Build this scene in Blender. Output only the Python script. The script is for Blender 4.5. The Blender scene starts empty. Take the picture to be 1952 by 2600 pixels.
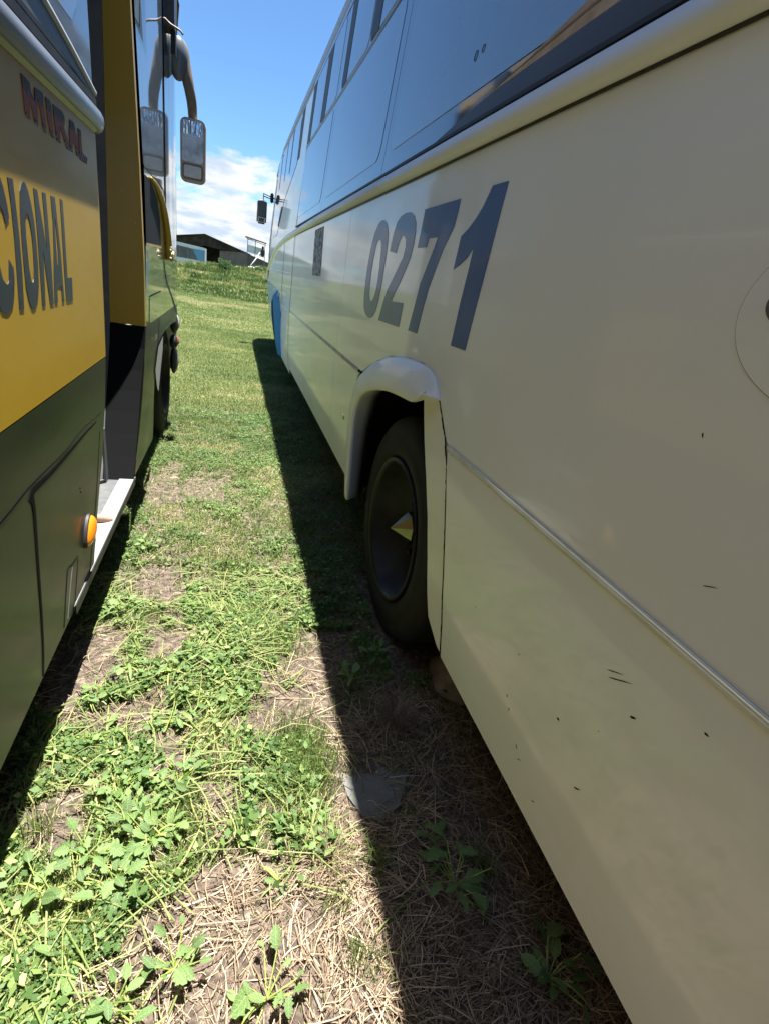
import bpy, bmesh, math, random
import numpy as np
from mathutils import Vector, Matrix
from mathutils.geometry import tessellate_polygon

random.seed(7)
rng = np.random.default_rng(11)
S = bpy.context.scene
COL = S.collection

# ------------------------------------------------------------------ camera
cam_d = bpy.data.cameras.new('camera')
cam = bpy.data.objects.new('camera', cam_d); COL.objects.link(cam); S.camera = cam
F = 1269.73
cam_d.sensor_fit = 'VERTICAL'; cam_d.sensor_height = 36.0; cam_d.sensor_width = 27.03
cam_d.lens = 36.0 * F / 2600.0
cam_d.clip_start = 0.02; cam_d.clip_end = 4000
AX = ((0.95291517, 0.03147193, 0.30159938), (-0.25942936, -0.43033952, 0.86458331), (0.15700024, -0.90211829, -0.40191232))
R = Matrix(((AX[0][0], -AX[0][1], -AX[0][2]), (AX[1][0], -AX[1][1], -AX[1][2]), (AX[2][0], -AX[2][1], -AX[2][2])))
cam.matrix_world = Matrix.Translation((0, 0, 1.45)) @ R.to_4x4()
S.render.resolution_x = 768; S.render.resolution_y = 1024

# ------------------------------------------------------------------ light
SUN = Vector((0.105, 0.115, 1.0)).normalized()
w = bpy.data.worlds.new('World'); S.world = w; w.use_nodes = True
nt = w.node_tree; nt.nodes.clear()
def N(nt, t, **k):
    n = nt.nodes.new(t)
    for a, b in k.items():
        if a == 'i':
            for q, v in b.items(): n.inputs[q].default_value = v
        else: setattr(n, a, b)
    return n
sky = N(nt, 'ShaderNodeTexSky', sky_type='NISHITA', sun_disc=False)
sky.sun_elevation = math.asin(SUN.z); sky.sun_rotation = math.atan2(SUN.x, SUN.y)
sky.altitude = 1500; sky.air_density = 1.0; sky.dust_density = 0.6; sky.ozone_density = 1.4
tc = N(nt, 'ShaderNodeTexCoord')
sep = N(nt, 'ShaderNodeSeparateXYZ'); nt.links.new(tc.outputs['Generated'], sep.inputs[0])
def M(nt, op, a, b=None, c=None, clamp=False):
    n = nt.nodes.new('ShaderNodeMath'); n.operation = op; n.use_clamp = clamp
    for i, v in enumerate((a, b, c)):
        if v is None: continue
        if isinstance(v, (int, float)): n.inputs[i].default_value = v
        else: nt.links.new(v, n.inputs[i])
    return n.outputs[0]
zz = M(nt, 'MAXIMUM', sep.outputs['Z'], 0.0)
den = M(nt, 'ADD', zz, 0.22)
px = M(nt, 'DIVIDE', sep.outputs['X'], den); py = M(nt, 'DIVIDE', sep.outputs['Y'], den)
comb = N(nt, 'ShaderNodeCombineXYZ')
nt.links.new(px, comb.inputs[0]); nt.links.new(py, comb.inputs[1])
nt.links.new(M(nt, 'MULTIPLY', zz, 2.2), comb.inputs[2])
n1 = N(nt, 'ShaderNodeTexNoise', i={'Scale': 1.75, 'Detail': 10.0, 'Roughness': 0.58, 'Distortion': 0.1})
nt.links.new(comb.outputs[0], n1.inputs['Vector'])
# threshold: plenty of cloud low over the horizon, none higher up
thr = N(nt, 'ShaderNodeMapRange', i={'From Min': 0.05, 'From Max': 0.25, 'To Min': 0.33, 'To Max': 0.74}); nt.links.new(zz, thr.inputs['Value'])
dif = M(nt, 'SUBTRACT', n1.outputs['Fac'], thr.outputs[0])
cov = M(nt, 'MULTIPLY', dif, 11.0, clamp=True)
n2 = N(nt, 'ShaderNodeTexNoise', i={'Scale': 4.2, 'Detail': 8.0, 'Roughness': 0.55})
off = N(nt, 'ShaderNodeVectorMath', operation='ADD'); off.inputs[1].default_value = (0.35, 0.1, 0.5)
nt.links.new(comb.outputs[0], off.inputs[0]); nt.links.new(off.outputs[0], n2.inputs['Vector'])
cr = N(nt, 'ShaderNodeValToRGB')
cr.color_ramp.elements[0].position = 0.38; cr.color_ramp.elements[0].color = (3.3, 3.9, 4.7, 1)
cr.color_ramp.elements[1].position = 0.60; cr.color_ramp.elements[1].color = (5.5, 5.6, 5.75, 1)
nt.links.new(n2.outputs['Fac'], cr.inputs[0])
skm = N(nt, 'ShaderNodeMix', data_type='RGBA', blend_type='MULTIPLY'); skm.inputs['Factor'].default_value = 1.0
nt.links.new(sky.outputs[0], skm.inputs['A']); skm.inputs['B'].default_value = (0.60, 0.82, 0.98, 1)
mx = N(nt, 'ShaderNodeMix', data_type='RGBA')
nt.links.new(cov, mx.inputs['Factor']); nt.links.new(skm.outputs['Result'], mx.inputs['A']); nt.links.new(cr.outputs[0], mx.inputs['B'])
bg = N(nt, 'ShaderNodeBackground', i={'Strength': 0.057}); nt.links.new(mx.outputs['Result'], bg.inputs[0])
wo = N(nt, 'ShaderNodeOutputWorld'); nt.links.new(bg.outputs[0], wo.inputs[0])

sd = bpy.data.lights.new('sun', 'SUN'); sd.energy = 5.0; sd.angle = math.radians(0.53); sd.color = (1.0, 0.985, 0.95)
sun = bpy.data.objects.new('sun', sd); COL.objects.link(sun)
sun.rotation_euler = (-SUN).to_track_quat('-Z', 'Y').to_euler(); sun.location = (5, 5, 30)
S.view_settings.view_transform = 'Standard'; S.view_settings.look = 'None'
S.view_settings.gamma = 1.0; S.view_settings.use_curve_mapping = False
S.view_settings.exposure = 1.86

# ------------------------------------------------------------------ materials
def mat(name, col, rough=0.5, metal=0.0, ior=1.5, coat=0.0, coat_r=0.03, noise=None, bump=None, emit=None, spec=0.5):
    """noise=(scale, detail, colour2, lo, hi) ; bump=(scale, strength, distance)"""
    m = bpy.data.materials.new(name); m.use_nodes = True
    t = m.node_tree; b = t.nodes['Principled BSDF']
    b.inputs['Base Color'].default_value = (*col, 1); b.inputs['Roughness'].default_value = rough
    b.inputs['Metallic'].default_value = metal; b.inputs['IOR'].default_value = ior
    b.inputs['Coat Weight'].default_value = coat; b.inputs['Coat Roughness'].default_value = coat_r
    b.inputs['Specular IOR Level'].default_value = spec
    tcn = t.nodes.new('ShaderNodeTexCoord')
    if noise:
        sc, de, c2, lo, hi = noise
        n = N(t, 'ShaderNodeTexNoise', i={'Scale': sc, 'Detail': de, 'Roughness': 0.62}); t.links.new(tcn.outputs['Object'], n.inputs['Vector'])
        r = N(t, 'ShaderNodeMapRange', i={'From Min': lo, 'From Max': hi}); t.links.new(n.outputs['Fac'], r.inputs['Value'])
        x = N(t, 'ShaderNodeMix', data_type='RGBA'); x.inputs['A'].default_value = (*col, 1); x.inputs['B'].default_value = (*c2, 1)
        t.links.new(r.outputs[0], x.inputs['Factor']); t.links.new(x.outputs['Result'], b.inputs['Base Color'])
    if bump:
        n = N(t, 'ShaderNodeTexNoise', i={'Scale': bump[0], 'Detail': 3.0}); t.links.new(tcn.outputs['Object'], n.inputs['Vector'])
        bm = N(t, 'ShaderNodeBump', i={'Strength': bump[1], 'Distance': bump[2]}); t.links.new(n.outputs['Fac'], bm.inputs['Height'])
        t.links.new(bm.outputs[0], b.inputs['Normal'])
    return m

def painted(name, col, rough, coat, grime, grime_amt, speck, speck_col, wave=0.25, wavescale=1.1, speck_scale=30, scratches=True, zfade=(0.3, 1.05), coat_ior=1.5, coat_r=0.035, spec=0.5):
    """bus paint: dust film, chips and scratches, slight panel waviness"""
    m = bpy.data.materials.new(name); m.use_nodes = True
    t = m.node_tree; b = t.nodes['Principled BSDF']
    b.inputs['Roughness'].default_value = rough; b.inputs['Coat Weight'].default_value = coat
    b.inputs['Coat Roughness'].default_value = coat_r; b.inputs['Coat IOR'].default_value = coat_ior
    tcn = t.nodes.new('ShaderNodeTexCoord'); P = tcn.outputs['Object']
    sp = t.nodes.new('ShaderNodeSeparateXYZ'); t.links.new(P, sp.inputs[0])
    # stretched coordinates so that grime streaks run along the body
    mp = t.nodes.new('ShaderNodeMapping'); mp.inputs['Scale'].default_value = (1, 0.6, 1.6); t.links.new(P, mp.inputs[0])
    n = N(t, 'ShaderNodeTexNoise', i={'Scale': 2.3, 'Detail': 8.0, 'Roughness': 0.6}); t.links.new(mp.outputs[0], n.inputs['Vector'])
    zf = N(t, 'ShaderNodeMapRange', i={'From Min': zfade[0], 'From Max': zfade[1], 'To Min': 1.0, 'To Max': 0.25}); t.links.new(sp.outputs['Z'], zf.inputs['Value'])
    r = N(t, 'ShaderNodeMapRange', i={'From Min': 0.35, 'From Max': 0.7, 'To Max': grime_amt}); t.links.new(n.outputs['Fac'], r.inputs['Value'])
    fac = M(t, 'MULTIPLY', r.outputs[0], zf.outputs[0])
    x = N(t, 'ShaderNodeMix', data_type='RGBA'); x.inputs['A'].default_value = (*col, 1); x.inputs['B'].default_value = (*grime, 1)
    t.links.new(fac, x.inputs['Factor'])
    # vertical run streaks
    mp3 = t.nodes.new('ShaderNodeMapping'); mp3.inputs['Scale'].default_value = (1, 34, 1.1); t.links.new(P, mp3.inputs[0])
    n3 = N(t, 'ShaderNodeTexNoise', i={'Scale': 1.0, 'Detail': 4.0, 'Roughness': 0.6}); t.links.new(mp3.outputs[0], n3.inputs['Vector'])
    r3 = N(t, 'ShaderNodeMapRange', i={'From Min': 0.55, 'From Max': 0.8, 'To Max': grime_amt * 0.12}); t.links.new(n3.outputs['Fac'], r3.inputs['Value'])
    x3 = N(t, 'ShaderNodeMix', data_type='RGBA'); t.links.new(r3.outputs[0], x3.inputs['Factor']); t.links.new(x.outputs['Result'], x3.inputs['A']); x3.inputs['B'].default_value = (*grime, 1)
    # chips
    v = N(t, 'ShaderNodeTexVoronoi', i={'Scale': float(speck_scale), 'Randomness': 1.0}); t.links.new(P, v.inputs['Vector'])
    cs = t.nodes.new('ShaderNodeSeparateColor'); t.links.new(v.outputs['Color'], cs.inputs[0])
    n4 = N(t, 'ShaderNodeTexNoise', i={'Scale': 160.0, 'Detail': 2.0}); t.links.new(P, n4.inputs['Vector'])
    d = M(t, 'ADD', v.outputs['Distance'], M(t, 'MULTIPLY', M(t, 'SUBTRACT', n4.outputs['Fac'], 0.5), 0.12))
    small = M(t, 'LESS_THAN', d, M(t, 'MULTIPLY', cs.outputs[1], 0.085))
    pick = M(t, 'LESS_THAN', cs.outputs[0], speck)
    n5 = N(t, 'ShaderNodeTexNoise', i={'Scale': 1.7, 'Detail': 2.0}); t.links.new(P, n5.inputs['Vector'])
    area = M(t, 'GREATER_THAN', n5.outputs['Fac'], 0.40)
    sf = M(t, 'MULTIPLY', M(t, 'MULTIPLY', small, pick), area)
    x5 = N(t, 'ShaderNodeMix', data_type='RGBA'); t.links.new(sf, x5.inputs['Factor']); t.links.new(x3.outputs['Result'], x5.inputs['A']); x5.inputs['B'].default_value = (*speck_col, 1)
    t.links.new(x5.outputs['Result'], b.inputs['Base Color'])
    # roughness varies with the dust film
    rr = N(t, 'ShaderNodeMapRange', i={'From Min': 0.3, 'From Max': 0.75, 'To Min': rough * 0.8, 'To Max': rough * 1.5}); t.links.new(n.outputs['Fac'], rr.inputs['Value'])
    t.links.new(rr.outputs[0], b.inputs['Roughness'])
    nb = N(t, 'ShaderNodeTexNoise', i={'Scale': wavescale, 'Detail': 1.5}); t.links.new(P, nb.inputs['Vector'])
    bm = N(t, 'ShaderNodeBump', i={'Strength': wave, 'Distance': 0.02}); t.links.new(nb.outputs['Fac'], bm.inputs['Height'])
    nf = N(t, 'ShaderNodeTexNoise', i={'Scale': 90.0, 'Detail': 2.0}); t.links.new(P, nf.inputs['Vector'])
    bf = N(t, 'ShaderNodeBump', i={'Strength': 0.02, 'Distance': 0.002}); t.links.new(nf.outputs['Fac'], bf.inputs['Height']); t.links.new(bm.outputs[0], bf.inputs['Normal'])
    t.links.new(bf.outputs[0], b.inputs['Normal']); t.links.new(bm.outputs[0], b.inputs['Coat Normal'])
    b.inputs['Specular IOR Level'].default_value = spec
    return m

CREAM = painted('cream_paint', (0.84, 0.865, 0.845), 0.42, 0.55, (0.62, 0.62, 0.46), 0.5, 0.24, (0.03, 0.022, 0.015), wave=0.16, coat_ior=1.5, coat_r=0.06)
CREAM_F = painted('cream_paint_fender', (0.84, 0.85, 0.80), 0.42, 0.25, (0.55, 0.53, 0.38), 0.6, 0.05, (0.03, 0.022, 0.015), wave=0.1)
YELLOW = painted('yellow_paint', (0.45, 0.275, 0.014), 0.42, 0.22, (0.38, 0.30, 0.10), 0.5, 0.22, (0.75, 0.74, 0.62), wave=0.12, speck_scale=34, coat_r=0.10, spec=0.35)
DARKG = painted('dark_green_paint', (0.012, 0.016, 0.008), 0.32, 0.10, (0.085, 0.085, 0.05), 0.55, 0.14, (0.6, 0.6, 0.5), wave=0.2, speck_scale=34, zfade=(0.0, 1.6), coat_r=0.10, spec=0.24)
OLIVE = painted('olive_grey_paint', (0.20, 0.19, 0.10), 0.22, 1.0, (0.25, 0.24, 0.17), 0.5, 0.02, (0.03, 0.02, 0.02), wave=0.2)
BLUE_DEC = mat('blue_decal', (0.030, 0.082, 0.25), 0.45, coat=0.25, coat_r=0.05, noise=(5, 4, (0.055, 0.12, 0.31), 0.4, 0.7))
NAVY = mat('navy_decal', (0.014, 0.020, 0.034), 0.4, coat=0.2, coat_r=0.12)
BLACK = mat('black_rubber', (0.014, 0.014, 0.015), 0.55, noise=(14, 4, (0.035, 0.033, 0.03), 0.45, 0.8))
BLACKG = mat('black_gloss', (0.010, 0.011, 0.013), 0.12, coat=0.5)
GAP = mat('dark_gap', (0.006, 0.006, 0.006), 0.8, spec=0.1)
GLASS = mat('tinted_glass', (0.110, 0.145, 0.190), 0.03, ior=2.35, bump=(1.3, 0.10, 0.006), noise=(2.2, 5, (0.16, 0.185, 0.215), 0.40, 0.72))
FRIT = mat('glass_border', (0.085, 0.110, 0.150), 0.06, ior=2.0, bump=(1.3, 0.10, 0.006))
GREYRUB = mat('grey_rubber', (0.10, 0.105, 0.11), 0.4, noise=(8, 4, (0.16, 0.16, 0.155), 0.4, 0.8))
RAILW = painted('white_rail', (0.78, 0.82, 0.84), 0.55, 0.10, (0.45, 0.42, 0.34), 0.6, 0.04, (0.05, 0.04, 0.03), wave=0.1, coat_r=0.15)
RAILG = mat('grey_rail', (0.13, 0.135, 0.14), 0.3, coat=0.4, coat_r=0.15, noise=(3, 4, (0.18, 0.18, 0.17), 0.4, 0.8))
ALU = mat('aluminium', (0.46, 0.45, 0.42), 0.38, metal=0.5, noise=(22, 6, (0.42, 0.38, 0.32), 0.5, 0.75), bump=(40, 0.1, 0.003))
MATG = mat('step_mat', (0.075, 0.078, 0.082), 0.65, noise=(30, 5, (0.12, 0.115, 0.105), 0.4, 0.7))
TYRE = mat('tyre_rubber', (0.010, 0.0095, 0.009), 0.75, spec=0.25, noise=(7, 5, (0.024, 0.021, 0.018), 0.45, 0.8), bump=(60, 0.15, 0.003))
RIM = mat('black_rim', (0.009, 0.0085, 0.008), 0.5, spec=0.3, noise=(12, 6, (0.022, 0.018, 0.014), 0.45, 0.75))
CHROME = mat('hub_chrome', (0.22, 0.22, 0.14), 0.28, metal=1.0)
AMBER = mat('amber_lens', (0.85, 0.24, 0.012), 0.14, coat=1.0, bump=(120, 0.1, 0.002))
REDL = mat('orange_lens', (0.42, 0.08, 0.03), 0.2, coat=1.0)
LENS = mat('clear_lens', (0.45, 0.44, 0.40), 0.12, coat=1.0)
BLUE = mat('bright_blue_paint', (0.05, 0.30, 0.74), 0.35, coat=0.4, noise=(9, 4, (0.08, 0.34, 0.74), 0.4, 0.8))
TEAL = mat('dull_teal_paint', (0.05, 0.13, 0.17), 0.3, coat=0.6)
MIRROR = mat('mirror_glass', (0.55, 0.56, 0.55), 0.38, metal=0.9, noise=(12, 3, (0.26, 0.265, 0.26), 0.4, 0.7))
def streak_mat():  # bumped metal for the streaky reflections at the mirror top
    m = bpy.data.materials.new('streaky_reflection'); m.use_nodes = True; t = m.node_tree; b = t.nodes['Principled BSDF']
    b.inputs['Metallic'].default_value = 1; b.inputs['Roughness'].default_value = 0.12; b.inputs['Base Color'].default_value = (0.8, 0.82, 0.84, 1)
    tcn = t.nodes.new('ShaderNodeTexCoord'); mp = t.nodes.new('ShaderNodeMapping'); mp.inputs['Scale'].default_value = (34, 1, 6); mp.inputs['Rotation'].default_value = (0, 0.2, 0)
    t.links.new(tcn.outputs['Object'], mp.inputs[0]); n = N(t, 'ShaderNodeTexNoise', i={'Scale': 1.0, 'Detail': 2.0}); t.links.new(mp.outputs[0], n.inputs['Vector'])
    bp = N(t, 'ShaderNodeBump', i={'Strength': 1.0, 'Distance': 0.02}); t.links.new(n.outputs['Fac'], bp.inputs['Height']); t.links.new(bp.outputs[0], b.inputs['Normal'])
    return m
STREAKS = streak_mat()
MHOUS = mat('mirror_housing', (0.055, 0.053, 0.050), 0.45, noise=(20, 4, (0.12, 0.11, 0.09), 0.45, 0.8))
BROWN = mat('brown_arm', (0.20, 0.15, 0.105), 0.55, noise=(30, 5, (0.26, 0.21, 0.16), 0.4, 0.75))
BEIGE = mat('beige_tone', (0.62, 0.47, 0.33), 0.9, noise=(6, 3, (0.30, 0.22, 0.14), 0.4, 0.7))
CONC = mat('weathered_slab', (0.15, 0.148, 0.142), 0.9, noise=(22, 8, (0.13, 0.12, 0.11), 0.45, 0.7), bump=(60, 0.5, 0.01))
ROCKM = mat('brown_stone', (0.22, 0.17, 0.12), 0.9, noise=(9, 8, (0.12, 0.09, 0.065), 0.4, 0.7), bump=(25, 0.6, 0.02))
SHEDR = mat('shed_roof', (0.04, 0.035, 0.031), 0.95, spec=0.08, noise=(0.8, 4, (0.085, 0.072, 0.06), 0.4, 0.7))
SHEDT = mat('shed_fascia', (0.045, 0.035, 0.028), 0.9, spec=0.1)
WALLB = mat('brown_wall', (0.17, 0.15, 0.135), 0.9, noise=(0.9, 6, (0.11, 0.095, 0.085), 0.35, 0.7))
WHITEP = mat('white_panel', (0.72, 0.74, 0.76), 0.5, noise=(1.2, 4, (0.6, 0.63, 0.66), 0.4, 0.7))
STEEL = mat('grey_steel', (0.20, 0.20, 0.21), 0.5, noise=(3, 4, (0.13, 0.11, 0.10), 0.4, 0.7))
FARGL = mat('far_dark_glass', (0.06, 0.07, 0.08), 0.35, noise=(0.7, 4, (0.12, 0.13, 0.13), 0.35, 0.65))
FARBL = mat('far_blue_paint', (0.09, 0.27, 0.45), 0.4, noise=(0.6, 4, (0.13, 0.33, 0.52), 0.4, 0.7))

# decal for the model name: dark top, red brown lower half with pink highlights
def deco_mat():
    m = bpy.data.materials.new('red_lettering'); m.use_nodes = True
    t = m.node_tree; b = t.nodes['Principled BSDF']; b.inputs['Roughness'].default_value = 0.55; b.inputs['Specular IOR Level'].default_value = 0.25
    tcn = t.nodes.new('ShaderNodeTexCoord'); sp = t.nodes.new('ShaderNodeSeparateXYZ'); t.links.new(tcn.outputs['Object'], sp.inputs[0])
    n = N(t, 'ShaderNodeTexNoise', i={'Scale': 70.0, 'Detail': 1.0}); mp = t.nodes.new('ShaderNodeMapping'); mp.inputs['Scale'].default_value = (1, 1, 0.1)
    t.links.new(tcn.outputs['Object'], mp.inputs[0]); t.links.new(mp.outputs[0], n.inputs['Vector'])
    zz = M(t, 'ADD', sp.outputs['Z'], M(t, 'MULTIPLY', M(t, 'SUBTRACT', n.outputs['Fac'], 0.5), 0.05))
    r = t.nodes.new('ShaderNodeValToRGB'); r.color_ramp.interpolation = 'CONSTANT'
    mr = N(t, 'ShaderNodeMapRange', i={'From Min': 1.66, 'From Max': 1.755}); t.links.new(zz, mr.inputs['Value']); t.links.new(mr.outputs[0], r.inputs[0])
    e = r.color_ramp.elements; e[0].position = 0; e[0].color = (0.05, 0.02, 0.04, 1); e[1].position = 0.10; e[1].color = (0.27, 0.27, 0.28, 1)
    for p, c in ((0.17, (0.07, 0.02, 0.05, 1)), (0.24, (0.28, 0.10, 0.09, 1)), (0.66, (0.075, 0.06, 0.085, 1))):
        k = e.new(p); k.color = c
    t.links.new(r.outputs[0], b.inputs['Base Color'])
    n2 = N(t, 'ShaderNodeTexNoise', i={'Scale': 55.0}); t.links.new(mp.outputs[0], n2.inputs['Vector'])
    return m
DECO = deco_mat()
def sticker_mat():
    m = bpy.data.materials.new('grey_sticker'); m.use_nodes = True
    t = m.node_tree; b = t.nodes['Principled BSDF']; b.inputs['Roughness'].default_value = 0.6; b.inputs['Specular IOR Level'].default_value = 0.15
    tcn = t.nodes.new('ShaderNodeTexCoord'); n = N(t, 'ShaderNodeTexVoronoi', i={'Scale': 22.0}); n.distance = 'MANHATTAN'
    t.links.new(tcn.outputs['Object'], n.inputs['Vector'])
    r = t.nodes.new('ShaderNodeValToRGB'); e = r.color_ramp.elements; r.color_ramp.interpolation = 'CONSTANT'
    e[0].color = (0.035, 0.042, 0.055, 1); e[1].position = 0.5; e[1].color = (0.09, 0.10, 0.125, 1); k = e.new(0.72); k.color = (0.3, 0.32, 0.36, 1)
    t.links.new(n.outputs['Distance'], r.inputs[0]); t.links.new(r.outputs[0], b.inputs['Base Color'])
    return m
STICK = sticker_mat()

# ------------------------------------------------------------------ mesh helpers
def tag(o, label=None, cat=None, group=None, kind=None):
    if label: o['label'] = label
    if cat: o['category'] = cat
    if group: o['group'] = group
    if kind: o['kind'] = kind
    return o
def empty(name, loc=(0, 0, 0), rz=0):
    o = bpy.data.objects.new(name, None); COL.objects.link(o); o.location = loc; o.rotation_euler = (0, 0, rz); o.empty_display_size = 0.2
    return o
def link(name, me, m, parent=None, smooth=False):
    o = bpy.data.objects.new(name, me); COL.objects.link(o)
    if m: me.materials.append(m)
    if parent:
        o.parent = parent
        if parent.type == 'EMPTY' and parent.parent is None:
            o.matrix_parent_inverse = Matrix.Translation(-Vector(parent.location))
        elif parent.type != 'EMPTY':
            pass
    if smooth:
        for p in me.polygons: p.use_smooth = True
    return o
def obj(name, bm, m, parent=None, smooth=False):
    bmesh.ops.recalc_face_normals(bm, faces=bm.faces)
    me = bpy.data.meshes.new(name); bm.to_mesh(me); bm.free()
    return link(name, me, m, parent, smooth)
def box(bm, x0, x1, y0, y1, z0, z1, bev=0.0):
    vs = [bm.verts.new(p) for p in ((x0, y0, z0), (x1, y0, z0), (x1, y1, z0), (x0, y1, z0), (x0, y0, z1), (x1, y0, z1), (x1, y1, z1), (x0, y1, z1))]
    fs = [bm.faces.new([vs[i] for i in q]) for q in ((0, 3, 2, 1), (4, 5, 6, 7), (0, 1, 5, 4), (1, 2, 6, 5), (2, 3, 7, 6), (3, 0, 4, 7))]
    if bev: bmesh.ops.bevel(bm, geom=list({e for f in fs for e in f.edges}), offset=bev, segments=2, affect='EDGES')
def boxo(name, m, parent, *a, bev=0.0):
    bm = bmesh.new(); box(bm, *a, bev=bev); return obj(name, bm, m, parent)
def smooth_poly(p, n=3):
    """Catmull-Rom through closed polygon"""
    out = []; L = len(p)
    for i in range(L):
        a, b, c, d = [Vector(p[(i + k) % L]) for k in (-1, 0, 1, 2)]
        for k in range(n):
            t = k / n
            out.append(tuple(0.5 * ((2 * b) + (c - a) * t + (2 * a - 5 * b + 4 * c - d) * t * t + (3 * b - a - 3 * c + d) * t ** 3)))
    return out
def smooth_line(p, n=4):
    out = []
    q = [Vector(v) for v in p]; q = [2 * q[0] - q[1]] + q + [2 * q[-1] - q[-2]]
    for i in range(1, len(q) - 2):
        a, b, c, d = q[i - 1], q[i], q[i + 1], q[i + 2]
        for k in range(n):
            t = k / n
            out.append(0.5 * ((2 * b) + (c - a) * t + (2 * a - 5 * b + 4 * c - d) * t * t + (3 * b - a - 3 * c + d) * t ** 3))
    out.append(q[-2]); return out
def plate(name, outer, fx, th, m, parent=None, holes=(), axis='X'):
    """polygon given in (Y, Z) [or (X, Z) with axis='Y']; fx is the face position (number or function of (a, z)); th = signed thickness away from the viewer"""
    f = fx if callable(fx) else (lambda a, z: fx)
    loops = [list(outer)] + [list(h) for h in holes]
    flat = [v for l in loops for v in l]
    tris = tessellate_polygon([[Vector((a, z, 0)) for a, z in l] for l in loops])
    bm = bmesh.new()
    def P(a, z, d):
        return (f(a, z) + d, a, z) if axis == 'X' else (a, f(a, z) + d, z)
    fr = [bm.verts.new(P(a, z, 0)) for a, z in flat]; bk = [bm.verts.new(P(a, z, th)) for a, z in flat]
    for t in tris:
        try: bm.faces.new([fr[i] for i in t]); bm.faces.new([bk[i] for i in reversed(t)])
        except ValueError: pass
    k = 0
    for l in loops:
        n = len(l)
        for i in range(n):
            j = (i + 1) % n
            bm.faces.new((fr[k + i], fr[k + j], bk[k + j], bk[k + i]))
        k += n
    return obj(name, bm, m, parent)
def tube(bm, pts, r, n=8, cap=True):
    pts = [Vector(p) for p in pts]; rs = r if isinstance(r, (list, tuple)) else [r] * len(pts)
    rings = []; up = Vector((0.13, 0.21, 1)).normalized()
    for i, p in enumerate(pts):
        d = (pts[min(i + 1, len(pts) - 1)] - pts[max(i - 1, 0)]).normalized()
        u = d.cross(up)
        if u.length < 1e-3: u = d.cross(Vector((1, 0, 0)))
        u.normalize(); v = d.cross(u)
        rings.append([bm.verts.new(p + (u * math.cos(2 * math.pi * k / n) + v * math.sin(2 * math.pi * k / n)) * rs[i]) for k in range(n)])
    for a, b in zip(rings, rings[1:]):
        for k in range(n): bm.faces.new((a[k], a[(k + 1) % n], b[(k + 1) % n], b[k]))
    if cap: bm.faces.new(rings[0][::-1]); bm.faces.new(rings[-1])
def tubeo(name, pts, r, m, parent=None, n=8):
    bm = bmesh.new(); tube(bm, pts, r, n); return obj(name, bm, m, parent, smooth=True)
def strip_along(name, line, prof, m, parent, fx=None):
    """sweep: line = list of (y,z) ; prof = list of (dx, dz) offsets; x base by fx(y,z)"""
    bm = bmesh.new(); rows = []
    for (y, z) in line:
        x0 = fx(y, z) if callable(fx) else fx
        rows.append([bm.verts.new((x0 + dx, y, z + dz)) for dx, dz in prof])
    for a, b in zip(rows, rows[1:]):
        for i in range(len(prof) - 1): bm.faces.new((a[i], a[i + 1], b[i + 1], b[i]))
    bm.faces.new(rows[0]); bm.faces.new(rows[-1][::-1])
    return obj(name, bm, m, parent, smooth=True)
def lathe_x(name, prof, cx_side, cy, cz, m, parent, n=64):
    """prof: list of (x, r); axis along X"""
    bm = bmesh.new(); rings = []
    for x, r in prof:
        rings.append([bm.verts.new((x, cy + r * math.cos(2 * math.pi * k / n), cz + r * math.sin(2 * math.pi * k / n))) for k in range(n)])
    for a, b in zip(rings, rings[1:]):
        for k in range(n): bm.faces.new((a[k], a[(k + 1) % n], b[(k + 1) % n], b[k]))
    if prof[-1][1] < 0.2: bm.faces.new(rings[-1])
    return obj(name, bm, m, parent, smooth=True)
def lerp_tab(tab, z):
    if z <= tab[0][0]: return tab[0][1]
    for (a, x), (b, y) in zip(tab, tab[1:]):
        if z <= b: return x + (y - x) * (z - a) / (b - a)
    return tab[-1][1]

# numpy value noise
def vnoise(x, y, s, seed=0):
    g = np.random.default_rng(seed).random((256, 256)); x = x * s + 1000; y = y * s + 1000
    xi = np.floor(x).astype(int); yi = np.floor(y).astype(int); fx = x - xi; fy = y - yi
    fx = fx * fx * (3 - 2 * fx); fy = fy * fy * (3 - 2 * fy)
    a = g[xi % 256, yi % 256]; b = g[(xi + 1) % 256, yi % 256]; c = g[xi % 256, (yi + 1) % 256]; d = g[(xi + 1) % 256, (yi + 1) % 256]
    return (a * (1 - fx) + b * fx) * (1 - fy) + (c * (1 - fx) + d * fx) * fy
def fbm(x, y, s, seed=0, o=4):
    t = 0; A = 0; k = 1.0
    for i in range(o):
        t = t + k * vnoise(x, y, s * 2 ** i, seed + i); A += k; k *= 0.5
    return t / A
def sstep(a, b, v): t = np.clip((v - a) / (b - a), 0, 1); return t * t * (3 - 2 * t)

def terrain(x, y):
    x = np.asarray(x, float); y = np.asarray(y, float)
    rise = sstep(17, 43, y) ** 1.15
    h = rise * (0.98 + 0.10 * np.clip(x, -20, 20) + 0.10)
    h = h * (1 - sstep(44, 75, y)) + sstep(60, 90, y) * (-0.1)
    h = h + rise * (fbm(x, y, 0.35, 3) - 0.5) * 0.35
    near = 1 - sstep(5, 14, np.hypot(x, y))
    h = h + near * ((fbm(x, y, 2.2, 5) - 0.5) * 0.055 + (fbm(x, y, 9, 8, 3) - 0.5) * 0.022)
    h = h + (1 - near) * (fbm(x, y, 0.5, 9) - 0.5) * 0.06
    return h

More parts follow.
